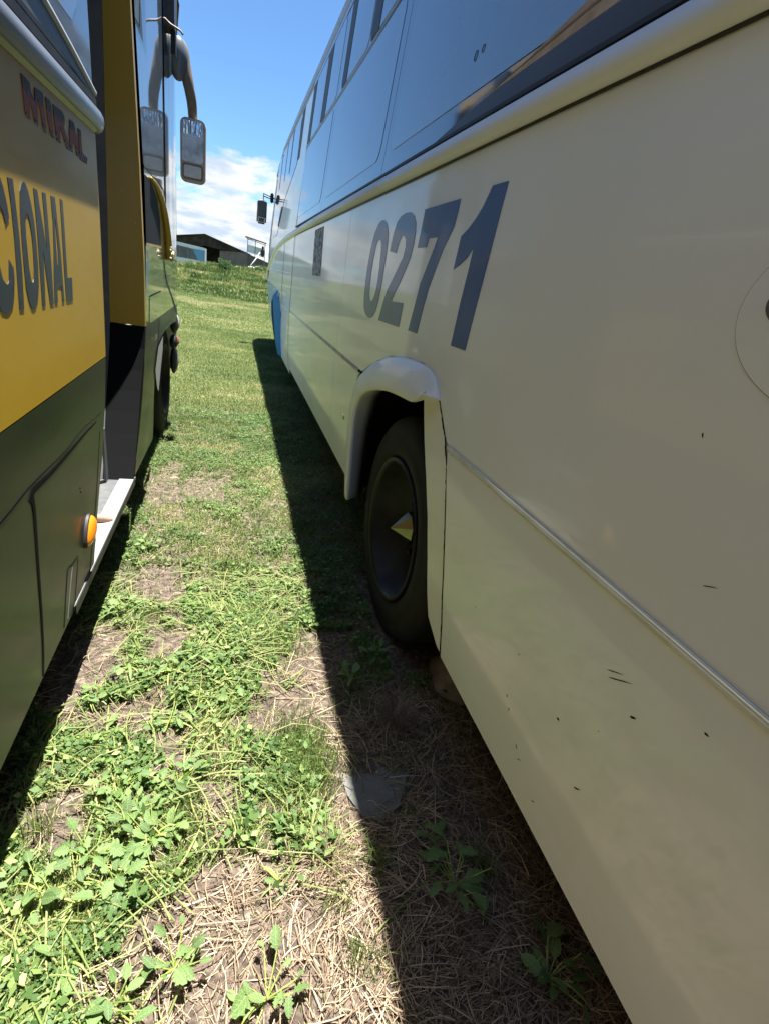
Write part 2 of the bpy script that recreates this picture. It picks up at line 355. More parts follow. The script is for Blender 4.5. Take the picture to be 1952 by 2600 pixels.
# ------------------------------------------------------------------ ground
def grid_axis(bands):
    out = []
    for a, b, s in bands: out += list(np.arange(a, b, s))
    return np.array(out)
xs = grid_axis([(-900, -100, 80), (-100, -20, 5), (-20, -4, 0.8), (-4, -0.9, 0.15), (-0.9, 1.5, 0.022), (1.5, 5, 0.3), (5, 20, 1.0), (20, 100, 5), (100, 901, 80)])
ys = grid_axis([(-900, -100, 80), (-100, -10, 5), (-10, 0.2, 0.4), (0.2, 4.0, 0.022), (4.0, 9, 0.08), (9, 20, 0.3), (20, 50, 0.6), (50, 100, 2.5), (100, 300, 20), (300, 1501, 100)])
X, Y = np.meshgrid(xs, ys); Z = terrain(X, Y)
nx, ny = len(xs), len(ys)
co = np.stack([X, Y, Z], -1).reshape(-1, 3)
idx = np.arange(nx * ny).reshape(ny, nx)
q = np.stack([idx[:-1, :-1], idx[:-1, 1:], idx[1:, 1:], idx[1:, :-1]], -1).reshape(-1, 4)
def np_mesh(name, co, faces, tint=None):
    me = bpy.data.meshes.new(name)
    k = faces.shape[1]
    me.vertices.add(len(co)); me.vertices.foreach_set('co', co.astype(np.float32).ravel())
    me.loops.add(faces.size); me.loops.foreach_set('vertex_index', faces.astype(np.int32).ravel())
    me.polygons.add(len(faces)); me.polygons.foreach_set('loop_start', np.arange(0, faces.size, k, dtype=np.int32))
    me.update(calc_edges=True)
    if tint is not None:
        a = me.attributes.new('tint', 'FLOAT', 'POINT'); a.data.foreach_set('value', tint.astype(np.float32))
    return me

# painted-in-the-world masks shared by soil colour and plants
BARE = [(-0.147, 3.45, 0.22, 0.30), (-0.40, 3.45, 0.14, 0.45), (-0.30, 2.2, 0.16, 0.2), (-0.43, 1.66, 0.12, 0.16), (0.44, 1.62, 0.16, 0.26), (0.28, 1.38, 0.12, 0.14),
        (0.15, 0.66, 0.2, 0.09), (-0.14, 1.17, 0.08, 0.06), (0.2, 1.32, 0.08, 0.07), (-0.42, 1.05, 0.10, 0.10), (0.08, 0.82, 0.10, 0.06), (0.42, 1.03, 0.12, 0.14)]
def bare(x, y):
    m = np.zeros_like(x)
    for cx, cy, rx, ry in BARE:
        d = np.hypot((x - cx) / rx, (y - cy) / ry) + (vnoise(x, y, 14, 77) - 0.5) * 0.7
        m = np.maximum(m, 1 - sstep(0.6, 1.15, d))
    return m
def green(x, y):
    """0..1 how lush"""
    g = fbm(x, y, 3.2, 21, 4)
    base = sstep(0.27, 0.47, g)
    base = np.where(y > 1.75, np.maximum(base, 0.72 * sstep(1.7, 2.0, y)), base)
    straw_zone = (1 - sstep(0.66, 0.92, y + (vnoise(x, y, 7, 5) - 0.5) * 0.3)) * sstep(-0.30, -0.12, x + (vnoise(x, y, 8, 6) - 0.5) * 0.15)
    lb_ = np.exp(-(((x + 0.27) / 0.13) ** 2 + ((y - 0.98) / 0.30) ** 2)) + np.exp(-(((x - 0.20) / 0.14) ** 2 + ((y - 1.12) / 0.16) ** 2))
    base = np.maximum(base, np.clip(lb_ * 1.1, 0, 0.9))
    mid_ = np.exp(-(((x - 0.08) / 0.20) ** 4 + ((y - 1.36) / 0.34) ** 4)); base = np.maximum(base, 0.85 * mid_ * (0.5 + 0.5 * sstep(0.40, 0.52, fbm(x, y, 6, 93, 2))))
    base = base * (1 - 0.90 * straw_zone * sstep(0.25, 0.5, vnoise(x, y, 5, 95) + 0.25))
    shade = sstep(0.33, 0.42, x) * (1 - sstep(1.2, 1.9, y))
    base = base * (1 - 0.75 * shade)
    base = base * (0.35 + 0.65 * sstep(0.36, 0.56, fbm(x, y, 15, 91, 3)))
    return base * (1 - 0.95 * bare(x, y))
dens = green(X.ravel(), Y.ravel())
gr_me = np_mesh('ground', co, q, dens)
for p in gr_me.polygons: pass
gm = bpy.data.materials.new('meadow_soil'); gm.use_nodes = True
t = gm.node_tree; b = t.nodes['Principled BSDF']; b.inputs['Roughness'].default_value = 0.95; b.inputs['Specular IOR Level'].default_value = 0.15
tcn = t.nodes.new('ShaderNodeTexCoord'); P = tcn.outputs['Object']
def noi(t, P, s, d=6, r=0.6): n = N(t, 'ShaderNodeTexNoise', i={'Scale': s, 'Detail': d, 'Roughness': r}); t.links.new(P, n.inputs['Vector']); return n.outputs['Fac']
def ramp(t, f, els):
    r = t.nodes.new('ShaderNodeValToRGB'); e = r.color_ramp.elements
    e[0].position, e[0].color = els[0][0], (*els[0][1], 1); e[1].position, e[1].color = els[-1][0], (*els[-1][1], 1)
    for p, c in els[1:-1]: k = e.new(p); k.color = (*c, 1)
    t.links.new(f, r.inputs[0]); return r.outputs[0]
def mixc(t, f, a, b_):
    x = N(t, 'ShaderNodeMix', data_type='RGBA')
    for s, v in (('Factor', f), ('A', a), ('B', b_)):
        if isinstance(v, (int, float)): x.inputs[s].default_value = v
        elif isinstance(v, tuple): x.inputs[s].default_value = (*v, 1)
        else: t.links.new(v, x.inputs[s])
    return x.outputs['Result']
soil = ramp(t, noi(t, P, 38, 8, 0.72), [(0.30, (0.035, 0.026, 0.020)), (0.46, (0.085, 0.065, 0.050)), (0.58, (0.165, 0.127, 0.096)), (0.72, (0.34, 0.27, 0.20))])
grs = ramp(t, noi(t, P, 9, 8, 0.75), [(0.30, (0.024, 0.036, 0.010)), (0.48, (0.060, 0.082, 0.022)), (0.60, (0.110, 0.114, 0.042)), (0.72, (0.20, 0.17, 0.085))])
sepn = t.nodes.new('ShaderNodeSeparateXYZ'); t.links.new(P, sepn.inputs[0])
far = N(t, 'ShaderNodeMapRange', i={'From Min': 3.0, 'From Max': 7.0}); t.links.new(sepn.outputs['Y'], far.inputs['Value'])
col = mixc(t, M(t, 'MULTIPLY', far.outputs[0], 0.85), soil, grs)
patch = N(t, 'ShaderNodeMapRange', i={'From Min': 0.48, 'From Max': 0.66}); t.links.new(noi(t, P, 0.55, 5, 0.6), patch.inputs['Value'])
col = mixc(t, M(t, 'MULTIPLY', M(t, 'MULTIPLY', patch.outputs[0], far.outputs[0]), 0.4), col, (0.19, 0.165, 0.08))
tall = N(t, 'ShaderNodeMapRange', i={'From Min': 22.0, 'From Max': 27.0}); t.links.new(sepn.outputs['Y'], tall.inputs['Value'])
col = mixc(t, M(t, 'MULTIPLY', tall.outputs[0], 0.7), col, ramp(t, noi(t, P, 0.9, 7, 0.7), [(0.35, (0.035, 0.058, 0.016)), (0.55, (0.085, 0.105, 0.034)), (0.68, (0.19, 0.17, 0.08))]))
t.links.new(col, b.inputs['Base Color'])
bp = N(t, 'ShaderNodeBump', i={'Strength': 0.7, 'Distance': 0.012}); t.links.new(noi(t, P, 55, 7, 0.7), bp.inputs['Height']); t.links.new(bp.outputs[0], b.inputs['Normal'])
ground = link('ground', gr_me, gm); tag(ground, 'grassy field rising towards the background', kind='structure')
gr_me.polygons.foreach_set('use_smooth', np.ones(len(gr_me.polygons), bool))

# ================================================================== RIGHT BUS (cream, number 0271)
RB = empty('bus', (0.66, 5.0, 0.0))
tag(RB, 'cream white bus with blue number 0271 on its side and a rear wheel in shade', 'bus')
def tilt(y, z): return 0.66 + 0.065 * max(z - 1.93, 0)
LOWT = [(0.30, 0.733), (0.60, 0.695), (0.80, 0.675), (1.03, 0.662), (1.10, 0.66)]
def low(y, z): return 0.66 + 0.095 * max(0.0, 1.03 - z) ** 2
CY, CZ, TR = 1.905, 0.482, 0.505         # rear wheel centre
# -- lower skirt panels (curved section) as grids cut round the wheel arch
def loft(name, ylist, zlist, fx, m, parent, th=0.02, keep=None, smooth=True):
    bm = bmesh.new(); V = {}
    for i, y in enumerate(ylist):
        for j, z in enumerate(zlist): V[i, j] = bm.verts.new((fx(y, z), y, z))
    for i in range(len(ylist) - 1):
        for j in range(len(zlist) - 1):
            if keep is None or keep((ylist[i] + ylist[i + 1]) / 2, (zlist[j] + zlist[j + 1]) / 2):
                bm.faces.new((V[i, j], V[i, j + 1], V[i + 1, j + 1], V[i + 1, j]))
    bmesh.ops.delete(bm, geom=[v for v in bm.verts if not v.link_faces], context='VERTS')
    if th:
        r = bmesh.ops.solidify(bm, geom=list(bm.faces), thickness=0)
    return obj(name, bm, m, parent, smooth)
def lowpoly_panel(name, poly, m, parent, fx=low, th=0.012, zcuts=(0.36, 0.40, 0.44, 0.48, 0.52, 0.56, 0.6, 0.65, 0.7, 0.75, 0.8, 0.86, 0.92, 0.98)):
    """panel given as a (y,z) polygon, sliced horizontally so it can follow the tuck-in of the skirt"""
    bm = bmesh.new(); f = bm.faces.new([bm.verts.new((0, y, z)) for y, z in poly])
    for zc in zcuts:
        bmesh.ops.bisect_plane(bm, geom=bm.verts[:] + bm.edges[:] + bm.faces[:], plane_co=(0, 0, zc), plane_no=(0, 0, 1))
    bmesh.ops.triangulate(bm, faces=bm.faces[:])
    for v in bm.verts: v.co.x = fx(v.co.y, v.co.z)
    ex = bmesh.ops.extrude_face_region(bm, geom=bm.faces[:] + bm.edges[:] + bm.verts[:])
    for g in ex['geom']:
        if isinstance(g, bmesh.types.BMVert): g.co.x += th
    o = obj(name, bm, m, parent, True); o.data.set_sharp_from_angle(angle=math.radians(30)); return o
# seam that runs down behind the wheel (traced curve), and front edge of the arch
SEAM = [(1.62, 1.215), (1.564, 1.165), (1.490, 1.095), (1.440, 1.046), (1.388, 0.975), (1.345, 0.885), (1.300, 0.770), (1.268, 0.670), (1.243, 0.570), (1.222, 0.490), (1.205, 0.362)]
ARCHF = [(2.86, 0.362), (2.845, 0.60), (2.80, 0.84), (2.75, 0.945), (2.70, 1.0)]
ZB = 0.362
# skirt rear of the seam (near camera)
sk = [(-3.0, ZB), (1.197, ZB)] + [(y - 0.006, z) for y, z in SEAM[::-1] if z < 1.02][1:] + [(1.398, 1.022), (-3.0, 1.022)]
lowpoly_panel('skirt_panel', sk, CREAM, RB)
sk2 = [(3.42, ZB), (6.50, ZB), (6.50, 1.022), (3.42, 1.022)]
lowpoly_panel('skirt_panel', sk2, CREAM, RB)
sk3 = ARCHF[:-1] + [(2.70, 1.022), (3.414, 1.022), (3.414, ZB)]
lowpoly_panel('skirt_panel', sk3, CREAM, RB)
# upper side panel above the strip: hole cut for the arch top
up = [(-3.0, 1.040), (1.412, 1.040), (1.49, 1.105), (1.56, 1.170), (1.66, 1.222), (1.75, 1.232), (1.91, 1.225), (2.14, 1.198), (2.35, 1.144), (2.48, 1.10), (2.635, 1.040), (3.414, 1.040), (3.414, 1.868), (-3.0, 1.868)]
plate('side_panel', up, 0.66, 0.02, CREAM, RB)
plate('side_panel', [(3.420, 1.040), (6.50, 1.040), (6.50, 1.868), (3.420, 1.868)], 0.66, 0.02, CREAM, RB)
# narrow plate left where the flare has broken away
PIN = [(1.70, 1.120), (1.665, 1.06), (1.615, 0.98), (1.54, 0.87), (1.47, 0.75), (1.42, 0.62), (1.385, 0.50), (1.35, 0.415), (1.25, 0.362)]
pl = [(y + 0.003, z) for y, z in SEAM[1:-1]] + [(1.208, 0.362)] + PIN[::-1]
lowpoly_panel('arch_plate', pl, CREAM_F, RB, fx=lambda y, z: low(y, z) + 0.006)
# dark back of the joints
boxo('inner_frame', GAP, RB, 0.80, 0.86, -1.6, 1.18, 0.40, 1.86)
boxo('inner_frame', GAP, RB, 0.80, 0.86, 2.9, 6.9, 0.40, 1.86)
# long strips
TRIM = mat('dull_cream_trim', (0.74, 0.73, 0.64), 0.7, spec=0.2, noise=(9, 5, (0.52, 0.48, 0.34), 0.45, 0.75))
prof = [(0.001, -0.0085), (-0.003, -0.0080), (-0.0036, -0.006), (-0.0036, -0.0005), (-0.0035, 0.0), (-0.0036, 0.0005), (-0.0036, 0.006), (-0.003, 0.0080), (0.001, 0.0085)]
strip_along('trim_strip', [(-3.0, 1.031), (1.40, 1.031)], prof, TRIM, RB, 0.659)
strip_along('trim_strip', [(2.72, 1.030), (6.5, 1.030)], prof, TRIM, RB, 0.659)
# belt rail: fat rounded moulding that bends down over the front end
rp = [(0.004, -0.008), (-0.016, -0.005), (-0.026, 0.002), (-0.030, 0.011), (-0.030, 0.020), (-0.027, 0.030), (-0.021, 0.041), (-0.013, 0.051), (-0.004, 0.058), (0.004, 0.062)]
rail_line = [(-3.0, 1.866), (3.4, 1.866), (5.3, 1.862), (6.8, 1.850), (7.9, 1.828), (8.9, 1.79), (9.6, 1.73), (10.2, 1.63), (10.8, 1.52), (11.3, 1.40), (11.7, 1.25)]
strip_along('belt_rail', [tuple(v) for v in smooth_line(rail_line, 5)], rp, RAILW, RB, 0.658)
strip_along('rail_gasket', [(-3.0, 1.862), (6.9, 1.846)], [(0.0, -0.003), (-0.003, -0.002), (-0.003, 0.003), (0.0, 0.004)], BLACK, RB, 0.6575)
boxo('window_sill_gasket', BLACK, RB, 0.652, 0.70, -3.0, 6.62, 1.9285, 1.938)
for cy_, cz_, ry_, rz_ in ((1.815, 2.125, 0.011, 0.014), (1.765, 2.128, 0.010, 0.010)):
    ov = [(cy_ + ry_ * math.cos(a), cz_ + rz_ * math.sin(a)) for a in np.linspace(0, 2 * math.pi, 24, endpoint=False)]
    iv_ = [(cy_ + ry_ * .78 * math.cos(a), cz_ + rz_ * .86 * math.sin(a)) for a in np.linspace(0, 2 * math.pi, 24, endpoint=False)]
    plate('glass_marking', ov, lambda y, z: tilt(y, z) - 0.0036, 0.001, NAVY, RB, holes=[iv_])
# number 0271
D0 = [(2.601, 1.74), (2.548, 1.725), (2.51, 1.699), (2.49, 1.666), (2.478, 1.601), (2.484, 1.518), (2.488, 1.44), (2.507, 1.378), (2.536, 1.339), (2.582, 1.315), (2.63, 1.307), (2.695, 1.312), (2.76, 1.336), (2.796, 1.378), (2.813, 1.45), (2.814, 1.531), (2.794, 1.624), (2.751, 1.69), (2.704, 1.726), (2.656, 1.74)]
D0i = [(2.645, 1.661), (2.607, 1.654), (2.587, 1.628), (2.573, 1.568), (2.565, 1.499), (2.576, 1.436), (2.606, 1.396), (2.646, 1.385), (2.683, 1.399), (2.708, 1.449), (2.717, 1.509), (2.71, 1.573), (2.695, 1.622), (2.674, 1.652)]
D2 = [(2.426, 1.607), (2.404, 1.678), (2.374, 1.718), (2.326, 1.737), (2.259, 1.744), (2.198, 1.741), (2.145, 1.726), (2.108, 1.698), (2.094, 1.664), (2.095, 1.619), (2.109, 1.577), (2.14, 1.541), (2.193, 1.488), (2.253, 1.439), (2.282, 1.407), (2.105, 1.411), (2.113, 1.317), (2.452, 1.313), (2.411, 1.397), (2.373, 1.45), (2.295, 1.509), (2.245, 1.552), (2.205, 1.582), (2.196, 1.618), (2.209, 1.646), (2.237, 1.659), (2.269, 1.661), (2.297, 1.639), (2.32, 1.597)]
D7 = [(2.022, 1.737), (1.69, 1.739), (1.692, 1.703), (1.701, 1.665), (1.715, 1.649), (1.758, 1.607), (1.797, 1.544), (1.838, 1.473), (1.86, 1.397), (1.878, 1.319), (1.987, 1.318), (1.959, 1.407), (1.936, 1.489), (1.888, 1.559), (1.853, 1.606), (1.836, 1.639), (1.923, 1.639), (1.933, 1.611), (2.038, 1.611), (2.029, 1.671)]
D1 = [(1.474, 1.749), (1.383, 1.749), (1.39, 1.691), (1.397, 1.62), (1.406, 1.534), (1.418, 1.424), (1.426, 1.323), (1.539, 1.322), (1.533, 1.446), (1.521, 1.546), (1.518, 1.599), (1.55, 1.573), (1.593, 1.554), (1.639, 1.54), (1.629, 1.633), (1.58, 1.653), (1.543, 1.676), (1.511, 1.702)]
for pts, h in ((smooth_poly(D0), [smooth_poly(D0i)]), (D2, []), (D7, []), (D1, [])):
    plate('digit', pts, 0.6585, 0.0012, BLUE_DEC, RB, holes=h)
plate('sticker', [(4.931, 1.817), (4.456, 1.820), (4.398, 1.464), (4.877, 1.462)], 0.6575, 0.002, STICK, RB)
# round filler cap
ring = [(0.40 + 0.1840 * math.cos(a), 1.505 + 0.1188 * math.sin(a)) for a in np.linspace(0, 2 * math.pi, 72, endpoint=False)]
ring2 = [(0.40 + 0.1835 * math.cos(a), 1.505 + 0.1185 * math.sin(a)) for a in np.linspace(0, 2 * math.pi, 72, endpoint=False)]
hp = plate('filler_flap', [(0.40 + 0.183 * math.cos(a), 1.505 + 0.118 * math.sin(a)) for a in np.linspace(0, 2 * math.pi, 72, endpoint=False)], 0.6585, 0.0014, CREAM, RB)
plate('flap_gap', ring, 0.6592, 0.0007, GAP, RB)
plate('flap_catch', [(0.505 + 0.042 * math.cos(a), 1.512 + 0.028 * math.sin(a)) for a in np.linspace(0, 2 * math.pi, 32, endpoint=False)], 0.6565, 0.002, GREYRUB, RB)
# marker lamp ahead of the wheel
def lamp(name, cx, cy, cz, ly, lz, dx, m_base, m_lens, parent, sgn):
    """pointed oval lamp standing off the side; sgn = outward direction in x"""
    bm = bmesh.new(); n = 20
    base = []; rings = []
    for k, (s, h) in enumerate(((1.0, 0.0), (0.98, 0.35), (0.80, 0.75), (0.45, 0.97))):
        rings.append([bm.verts.new((cx + sgn * dx * h, cy + ly * s * math.cos(2 * math.pi * i / n), cz + lz * s * math.sin(2 * math.pi * i / n))) for i in range(n)])
    for a, b2 in zip(rings, rings[1:]):
        for i in range(n): bm.faces.new((a[i], a[(i + 1) % n], b2[(i + 1) % n], b2[i]))
    bm.faces.new(rings[-1])
    r = obj(name, bm, m_lens, parent, smooth=True)
    bm = bmesh.new(); rings = []
    for s, h in ((1.14, -0.1), (1.14, 0.18), (1.0, 0.24)):
        rings.append([bm.verts.new((cx + sgn * dx * h, cy + ly * s * math.cos(2 * math.pi * i / n), cz + lz * s * math.sin(2 * math.pi * i / n))) for i in range(n)])
    for a, b2 in zip(rings, rings[1:]):
        for i in range(n): bm.faces.new((a[i], a[(i + 1) % n], b2[(i + 1) % n], b2[i]))
    o = obj('lamp_base', bm, m_base, r, smooth=True)
    return r
lamp('marker_lamp', 0.682, 2.99, 0.70, 0.055, 0.020, 0.016, BLACK, REDL, RB, -1)

# -- wheel
wh = bpy.data.objects.new('wheel', None); COL.objects.link(wh); wh.parent = RB; wh.matrix_parent_inverse = Matrix.Translation(-Vector(RB.location))
def wheel_parts(wh, x0, cy, cz, s=1.0, sgn=1, loc=(0, 0, 0)):
    """x0 = outer face; sgn=+1 body lies towards +x"""
    T = [(0.075, 0.300), (0.030, 0.312), (0.008, 0.330), (0.000, 0.365), (0.000, 0.395), (0.008, 0.418), (0.004, 0.440), (0.012, 0.468), (0.030, 0.492), (0.055, 0.503), (0.16, 0.505), (0.26, 0.500), (0.28, 0.47), (0.29, 0.40), (0.28, 0.32)]
    a = lathe_x('tyre', [(x0 + sgn * x, r * s) for x, r in T], 0, cy, cz, TYRE, wh, 96)
    Rm = [(0.016, 0.318), (0.002, 0.322), (-0.004, 0.316), (0.000, 0.306), (0.014, 0.296), (0.055, 0.285), (0.085, 0.262), (0.125, 0.235), (0.160, 0.200), (0.172, 0.165), (0.168, 0.13), (0.150, 0.125), (0.149, 0.118), (0.149, 0.06), (0.149, 0.004)]
    b_ = lathe_x('rim', [(x0 + sgn * x, r * s) for x, r in Rm], 0, cy, cz, RIM, wh, 96)
    return a, b_
wheel_parts(wh, 0.700, CY, CZ)
# faceted pointed hub cap
bm = bmesh.new(); n = 8
hx, hy, hz = 0.700, CY, CZ + 0.005
tip = bm.verts.new((hx - 0.0 + 0.005, hy, hz))
r1 = [bm.verts.new((hx + 0.085, hy + 0.074 * math.cos(2 * math.pi * (k + .5) / n), hz + 0.074 * math.sin(2 * math.pi * (k + .5) / n))) for k in range(n)]
r2 = [bm.verts.new((hx + 0.16, hy + 0.082 * math.cos(2 * math.pi * (k + .5) / n), hz + 0.082 * math.sin(2 * math.pi * (k + .5) / n))) for k in range(n)]
for k in range(n):
    bm.faces.new((tip, r1[(k + 1) % n], r1[k])); bm.faces.new((r1[k], r1[(k + 1) % n], r2[(k + 1) % n], r2[k]))
obj('hub_cap', bm, CHROME, wh)
for k in range(10):
    a = 2 * math.pi * k / 10
    bm = bmesh.new(); tube(bm, [(0.855, CY + 0.150 * math.cos(a), CZ + 0.150 * math.sin(a)), (0.832, CY + 0.150 * math.cos(a), CZ + 0.150 * math.sin(a))], 0.014, 6)
    obj('wheel_nut', bm, RIM, wh)
for o in wh.children: o.matrix_parent_inverse = Matrix.Translation(-Vector((0, 0, 0)))
# wheel housing (dark, behind)
bm = bmesh.new(); prev = None
for k in range(25):
    a = math.pi * k / 24
    y = 2.10 + 0.74 * math.cos(a); z = 0.30 + 0.84 * math.sin(a)
    cur = (bm.verts.new((0.76, y, z)), bm.verts.new((1.6, y, z)))
    if prev: bm.faces.new((prev[0], cur[0], cur[1], prev[1]))
    prev = cur
obj('wheel_housing', bm, GAP, RB, smooth=True)
# -- moulded fender flare, broken off at its rear end
fl = [  # lip (x=.61): y,z ; body edge (x=.66): y,z ; inner edge (x=.74)
    ((2.430, 0.385), (2.800, 0.360), (2.63, 0.335)), ((2.470, 0.55), (2.815, 0.60), (2.65, 0.56)), ((2.515, 0.72), (2.800, 0.76), (2.655, 0.72)),
    ((2.520, 0.85), (2.765, 0.89), (2.62, 0.86)), ((2.470, 0.930), (2.700, 0.985), (2.56, 0.955)), ((2.385, 0.980), (2.600, 1.045), (2.45, 1.01)),
    ((2.255, 1.020), (2.480, 1.098), (2.32, 1.05)), ((2.115, 1.050), (2.350, 1.142), (2.18, 1.085)), ((1.990, 1.072), (2.140, 1.196), (2.03, 1.11)),
    ((1.830, 1.088), (1.910, 1.224), (1.85, 1.13)), ((1.723, 1.096), (1.735, 1.230), (1.73, 1.14)), ((1.680, 1.105), (1.655, 1.222), (1.69, 1.145)), ((1.640, 1.125), (1.590, 1.200), (1.65, 1.160)), ((1.585, 1.160), (1.530, 1.150), (1.60, 1.165))]
bm = bmesh.new(); rows = []
fl2 = []
cols_ = [smooth_line([f[k] for f in fl], 6) for k in range(3)]
for _ in range(3):
    cols_ = [[c[0]] + [(c[i - 1] + c[i] * 2 + c[i + 1]) / 4 for i in range(1, len(c) - 1)] + [c[-1]] for c in cols_]
fl2 = [tuple(tuple(c[i]) for c in cols_) for i in range(len(cols_[0]))]
for lip, body, inn in fl2:
    xb = low(*body) if body[1] < 1.03 else 0.66
    def L2(a, b2, t_): return a + (b2 - a) * t_
    row = []
    for t_, bul in ((0.0, 0.0), (0.06, 0.30), (0.14, 0.54), (0.26, 0.76), (0.42, 0.92), (0.58, 1.0), (0.74, 0.98), (0.88, 0.82), (0.96, 0.52), (1.0, 0.0)):
        y = L2(body[0], lip[0], t_); z = L2(body[1], lip[1], t_); x = L2(xb, 0.622, t_) - 0.020 * bul * (1 - t_ * 0.4)
        row.append(bm.verts.new((x, y, z)))
    row.append(bm.verts.new((0.64, lip[0] + 0.012, lip[1] - 0.002)))
    row.append(bm.verts.new((L2(0.622, 0.76, 0.5), L2(lip[0], inn[0], 0.5), L2(lip[1], inn[1], 0.5))))
    row.append(bm.verts.new((0.76, inn[0], inn[1])))
    rows.append(row)
for a, b2 in zip(rows, rows[1:]):
    for i in range(len(a) - 1): bm.faces.new((a[i], a[i + 1], b2[i + 1], b2[i]))
fo = obj('fender_flare', bm, CREAM_F, RB, smooth=True)
sm = fo.modifiers.new('solid', 'SOLIDIFY'); sm.thickness = 0.004; sm.offset = -1
lowpoly_panel('seam_gap', [(y - 0.0030, z) for y, z in SEAM[1:]] + [(y + 0.0022, z) for y, z in SEAM[1:][::-1]], GAP, RB, fx=lambda y, z: low(y, z) - 0.0008, th=0.004)
# jagged black putty line along the rear seam
for i in range(22):
    t_ = i / 22 * (len(SEAM) - 2) + 0.6; k = int(t_); fr = t_ - k
    if k >= len(SEAM) - 1: break
    y = SEAM[k][0] * (1 - fr) + SEAM[k + 1][0] * fr; z = SEAM[k][1] * (1 - fr) + SEAM[k + 1][1] * fr
    if random.random() < 0.35: continue
    h = random.uniform(0.006, 0.016)
    dy = (SEAM[k + 1][0] - SEAM[k][0]) / (SEAM[k + 1][1] - SEAM[k][1])
    m_ = GAP if (0.45 < z < 0.9) else RAILW
    wd = random.uniform(0.0015, 0.0035)
    plate('seam_putty', [(y - wd + dy * -h, z - h), (y + wd + dy * -h, z - h), (y + wd * .6 + dy * h, z + h), (y - wd * .6 + dy * h, z + h)], lambda a, zz_: low(a, zz_) - 0.0015, 0.002, m_, RB)
# -- upper side: windows
def win(name, y0, y1, m, z0=1.938, z1=3.30, x_off=0.0, th=0.012, parent=RB, rad=0.0):
    if rad:
        pts = []
        for cy_, cz_, a0 in ((y1 - rad, z1 - rad, 0), (y0 + rad, z1 - rad, 90), (y0 + rad, z0 + rad, 180), (y1 - rad, z0 + rad, 270)):
            for k in range(7):
                a = math.radians(a0 + 15 * k); pts.append((cy_ + rad * math.cos(a), cz_ + rad * math.sin(a)))
    else: pts = [(y0, z0), (y1, z0), (y1, z1), (y0, z1)]
    return plate(name, pts, lambda y, z: tilt(y, z) + x_off, th, m, parent)
PANES = [(-2.9, -1.02), (-1.014, 0.86), (0.865, 2.790), (2.796, 4.735), (4.741, 6.64)]
for y0, y1 in PANES:
    wv = win('window', y0, y1, FRIT)
    a = win('window_pane', y0 + 0.11 if y0 > 1 else y0 + 0.05, y1 - 0.09, GLASS, 2.022, 2.675, -0.002, 0.003, wv, rad=0.07)
    # sliding upper lights with open slots
    ym = (y0 + y1) / 2
    b1 = win('window_pane', y0 + 0.08, ym - 0.10, GLASS, 2.725, 3.235, -0.002, 0.003, wv, rad=0.05)
    b2_ = win('window_pane', ym - 0.02, y1 - 0.12, GLASS, 2.725, 3.235, -0.002, 0.003, wv, rad=0.05)
for o in [o for o in bpy.data.objects if o.name.startswith('window_pane')]: o.matrix_parent_inverse = Matrix()
for y0, y1 in ((3.49, 3.70), (4.41, 4.60), (5.38, 5.64), (6.35, 6.59), (7.33, 7.58), (8.50, 8.66), (9.36, 9.50), (10.32, 10.48), (2.45, 2.66)):
    plate('window_slot', [(y0, 2.722), (y1 - 0.03, 2.722), (y1, 2.76), (y1, 3.235), (y0, 3.235)], lambda y, z: tilt(y, z) - 0.0042, 0.0018, BLACK, RB)
strip_along('window_rail', [(-1.2, 2.70), (3.4, 2.70), (6.6, 2.70)], [(0.0, -0.012), (-0.003, -0.008), (-0.003, 0.008), (0.0, 0.012)], GREYRUB, RB, 0.7085)
plate('beige_band', [(1.725, 1.976), (1.568, 1.987), (1.062, 1.999), (0.2, 2.002), (-0.9, 2.002), (-0.9, 2.10), (0.2, 2.085), (1.186, 2.047), (1.506, 1.998)], lambda y, z: tilt(y, z) - 0.0030, 0.0025, BEIGE, RB)  # flat beige band laid on the lower glass
plate('beige_band_line', [(1.60, 1.992), (1.186, 2.022), (0.2, 2.045), (-0.9, 2.05), (-0.9, 2.058), (0.2, 2.052), (1.186, 2.028)], lambda y, z: tilt(y, z) - 0.0042, 0.002, mat('dark_beige', (0.25, 0.17, 0.11), 0.9), RB)  # thin darker line along the beige band
plate('grey_band', [(2.05, 1.939), (1.725, 1.974), (1.560, 1.985), (1.060, 1.997), (-2.9, 2.000), (-2.9, 1.939)], lambda y, z: tilt(y, z) - 0.0046, 0.003, mat('band_grey', (0.045, 0.048, 0.055), 0.4), RB)  # dark grey band between the beige one and the belt rail
# roof: gutter, cant rail and curved roof
rl = [(tilt(0, 3.235) - 0.002, 3.240), (0.752, 3.30), (0.748, 3.318), (0.756, 3.335), (0.768, 3.38), (0.765, 3.43), (0.79, 3.49), (0.86, 3.55), (1.05, 3.61), (1.5, 3.66), (2.0, 3.67), (2.6, 3.62), (3.05, 3.5), (3.16, 3.2), (3.16, 0.45), (1.10, 0.45)]
bm = bmesh.new(); rows = []
for y, dz, dx in ((-3.0, 0, 0), (3, 0, 0), (8, 0, 0), (10.8, -0.03, 0), (11.6, -0.12, 0.01), (12.1, -0.25, 0.04), (12.4, -0.45, 0.12), (12.5, -0.7, 0.3)):
    row = []
    for x, z in rl:
        k = 1.0 if z > 3.0 else 0.0
        cx_ = 1.95; row.append(bm.verts.new((x + (dx if x < cx_ else -dx), y, z + dz * k)))
    rows.append(row)
for a, b2 in zip(rows, rows[1:]):
    for i in range(len(a) - 1): bm.faces.new((a[i], a[i + 1], b2[i + 1], b2[i]))
    bm.faces.new((a[-1], a[0], b2[0], b2[-1])) if False else None
bm.faces.new(rows[0][::-1])
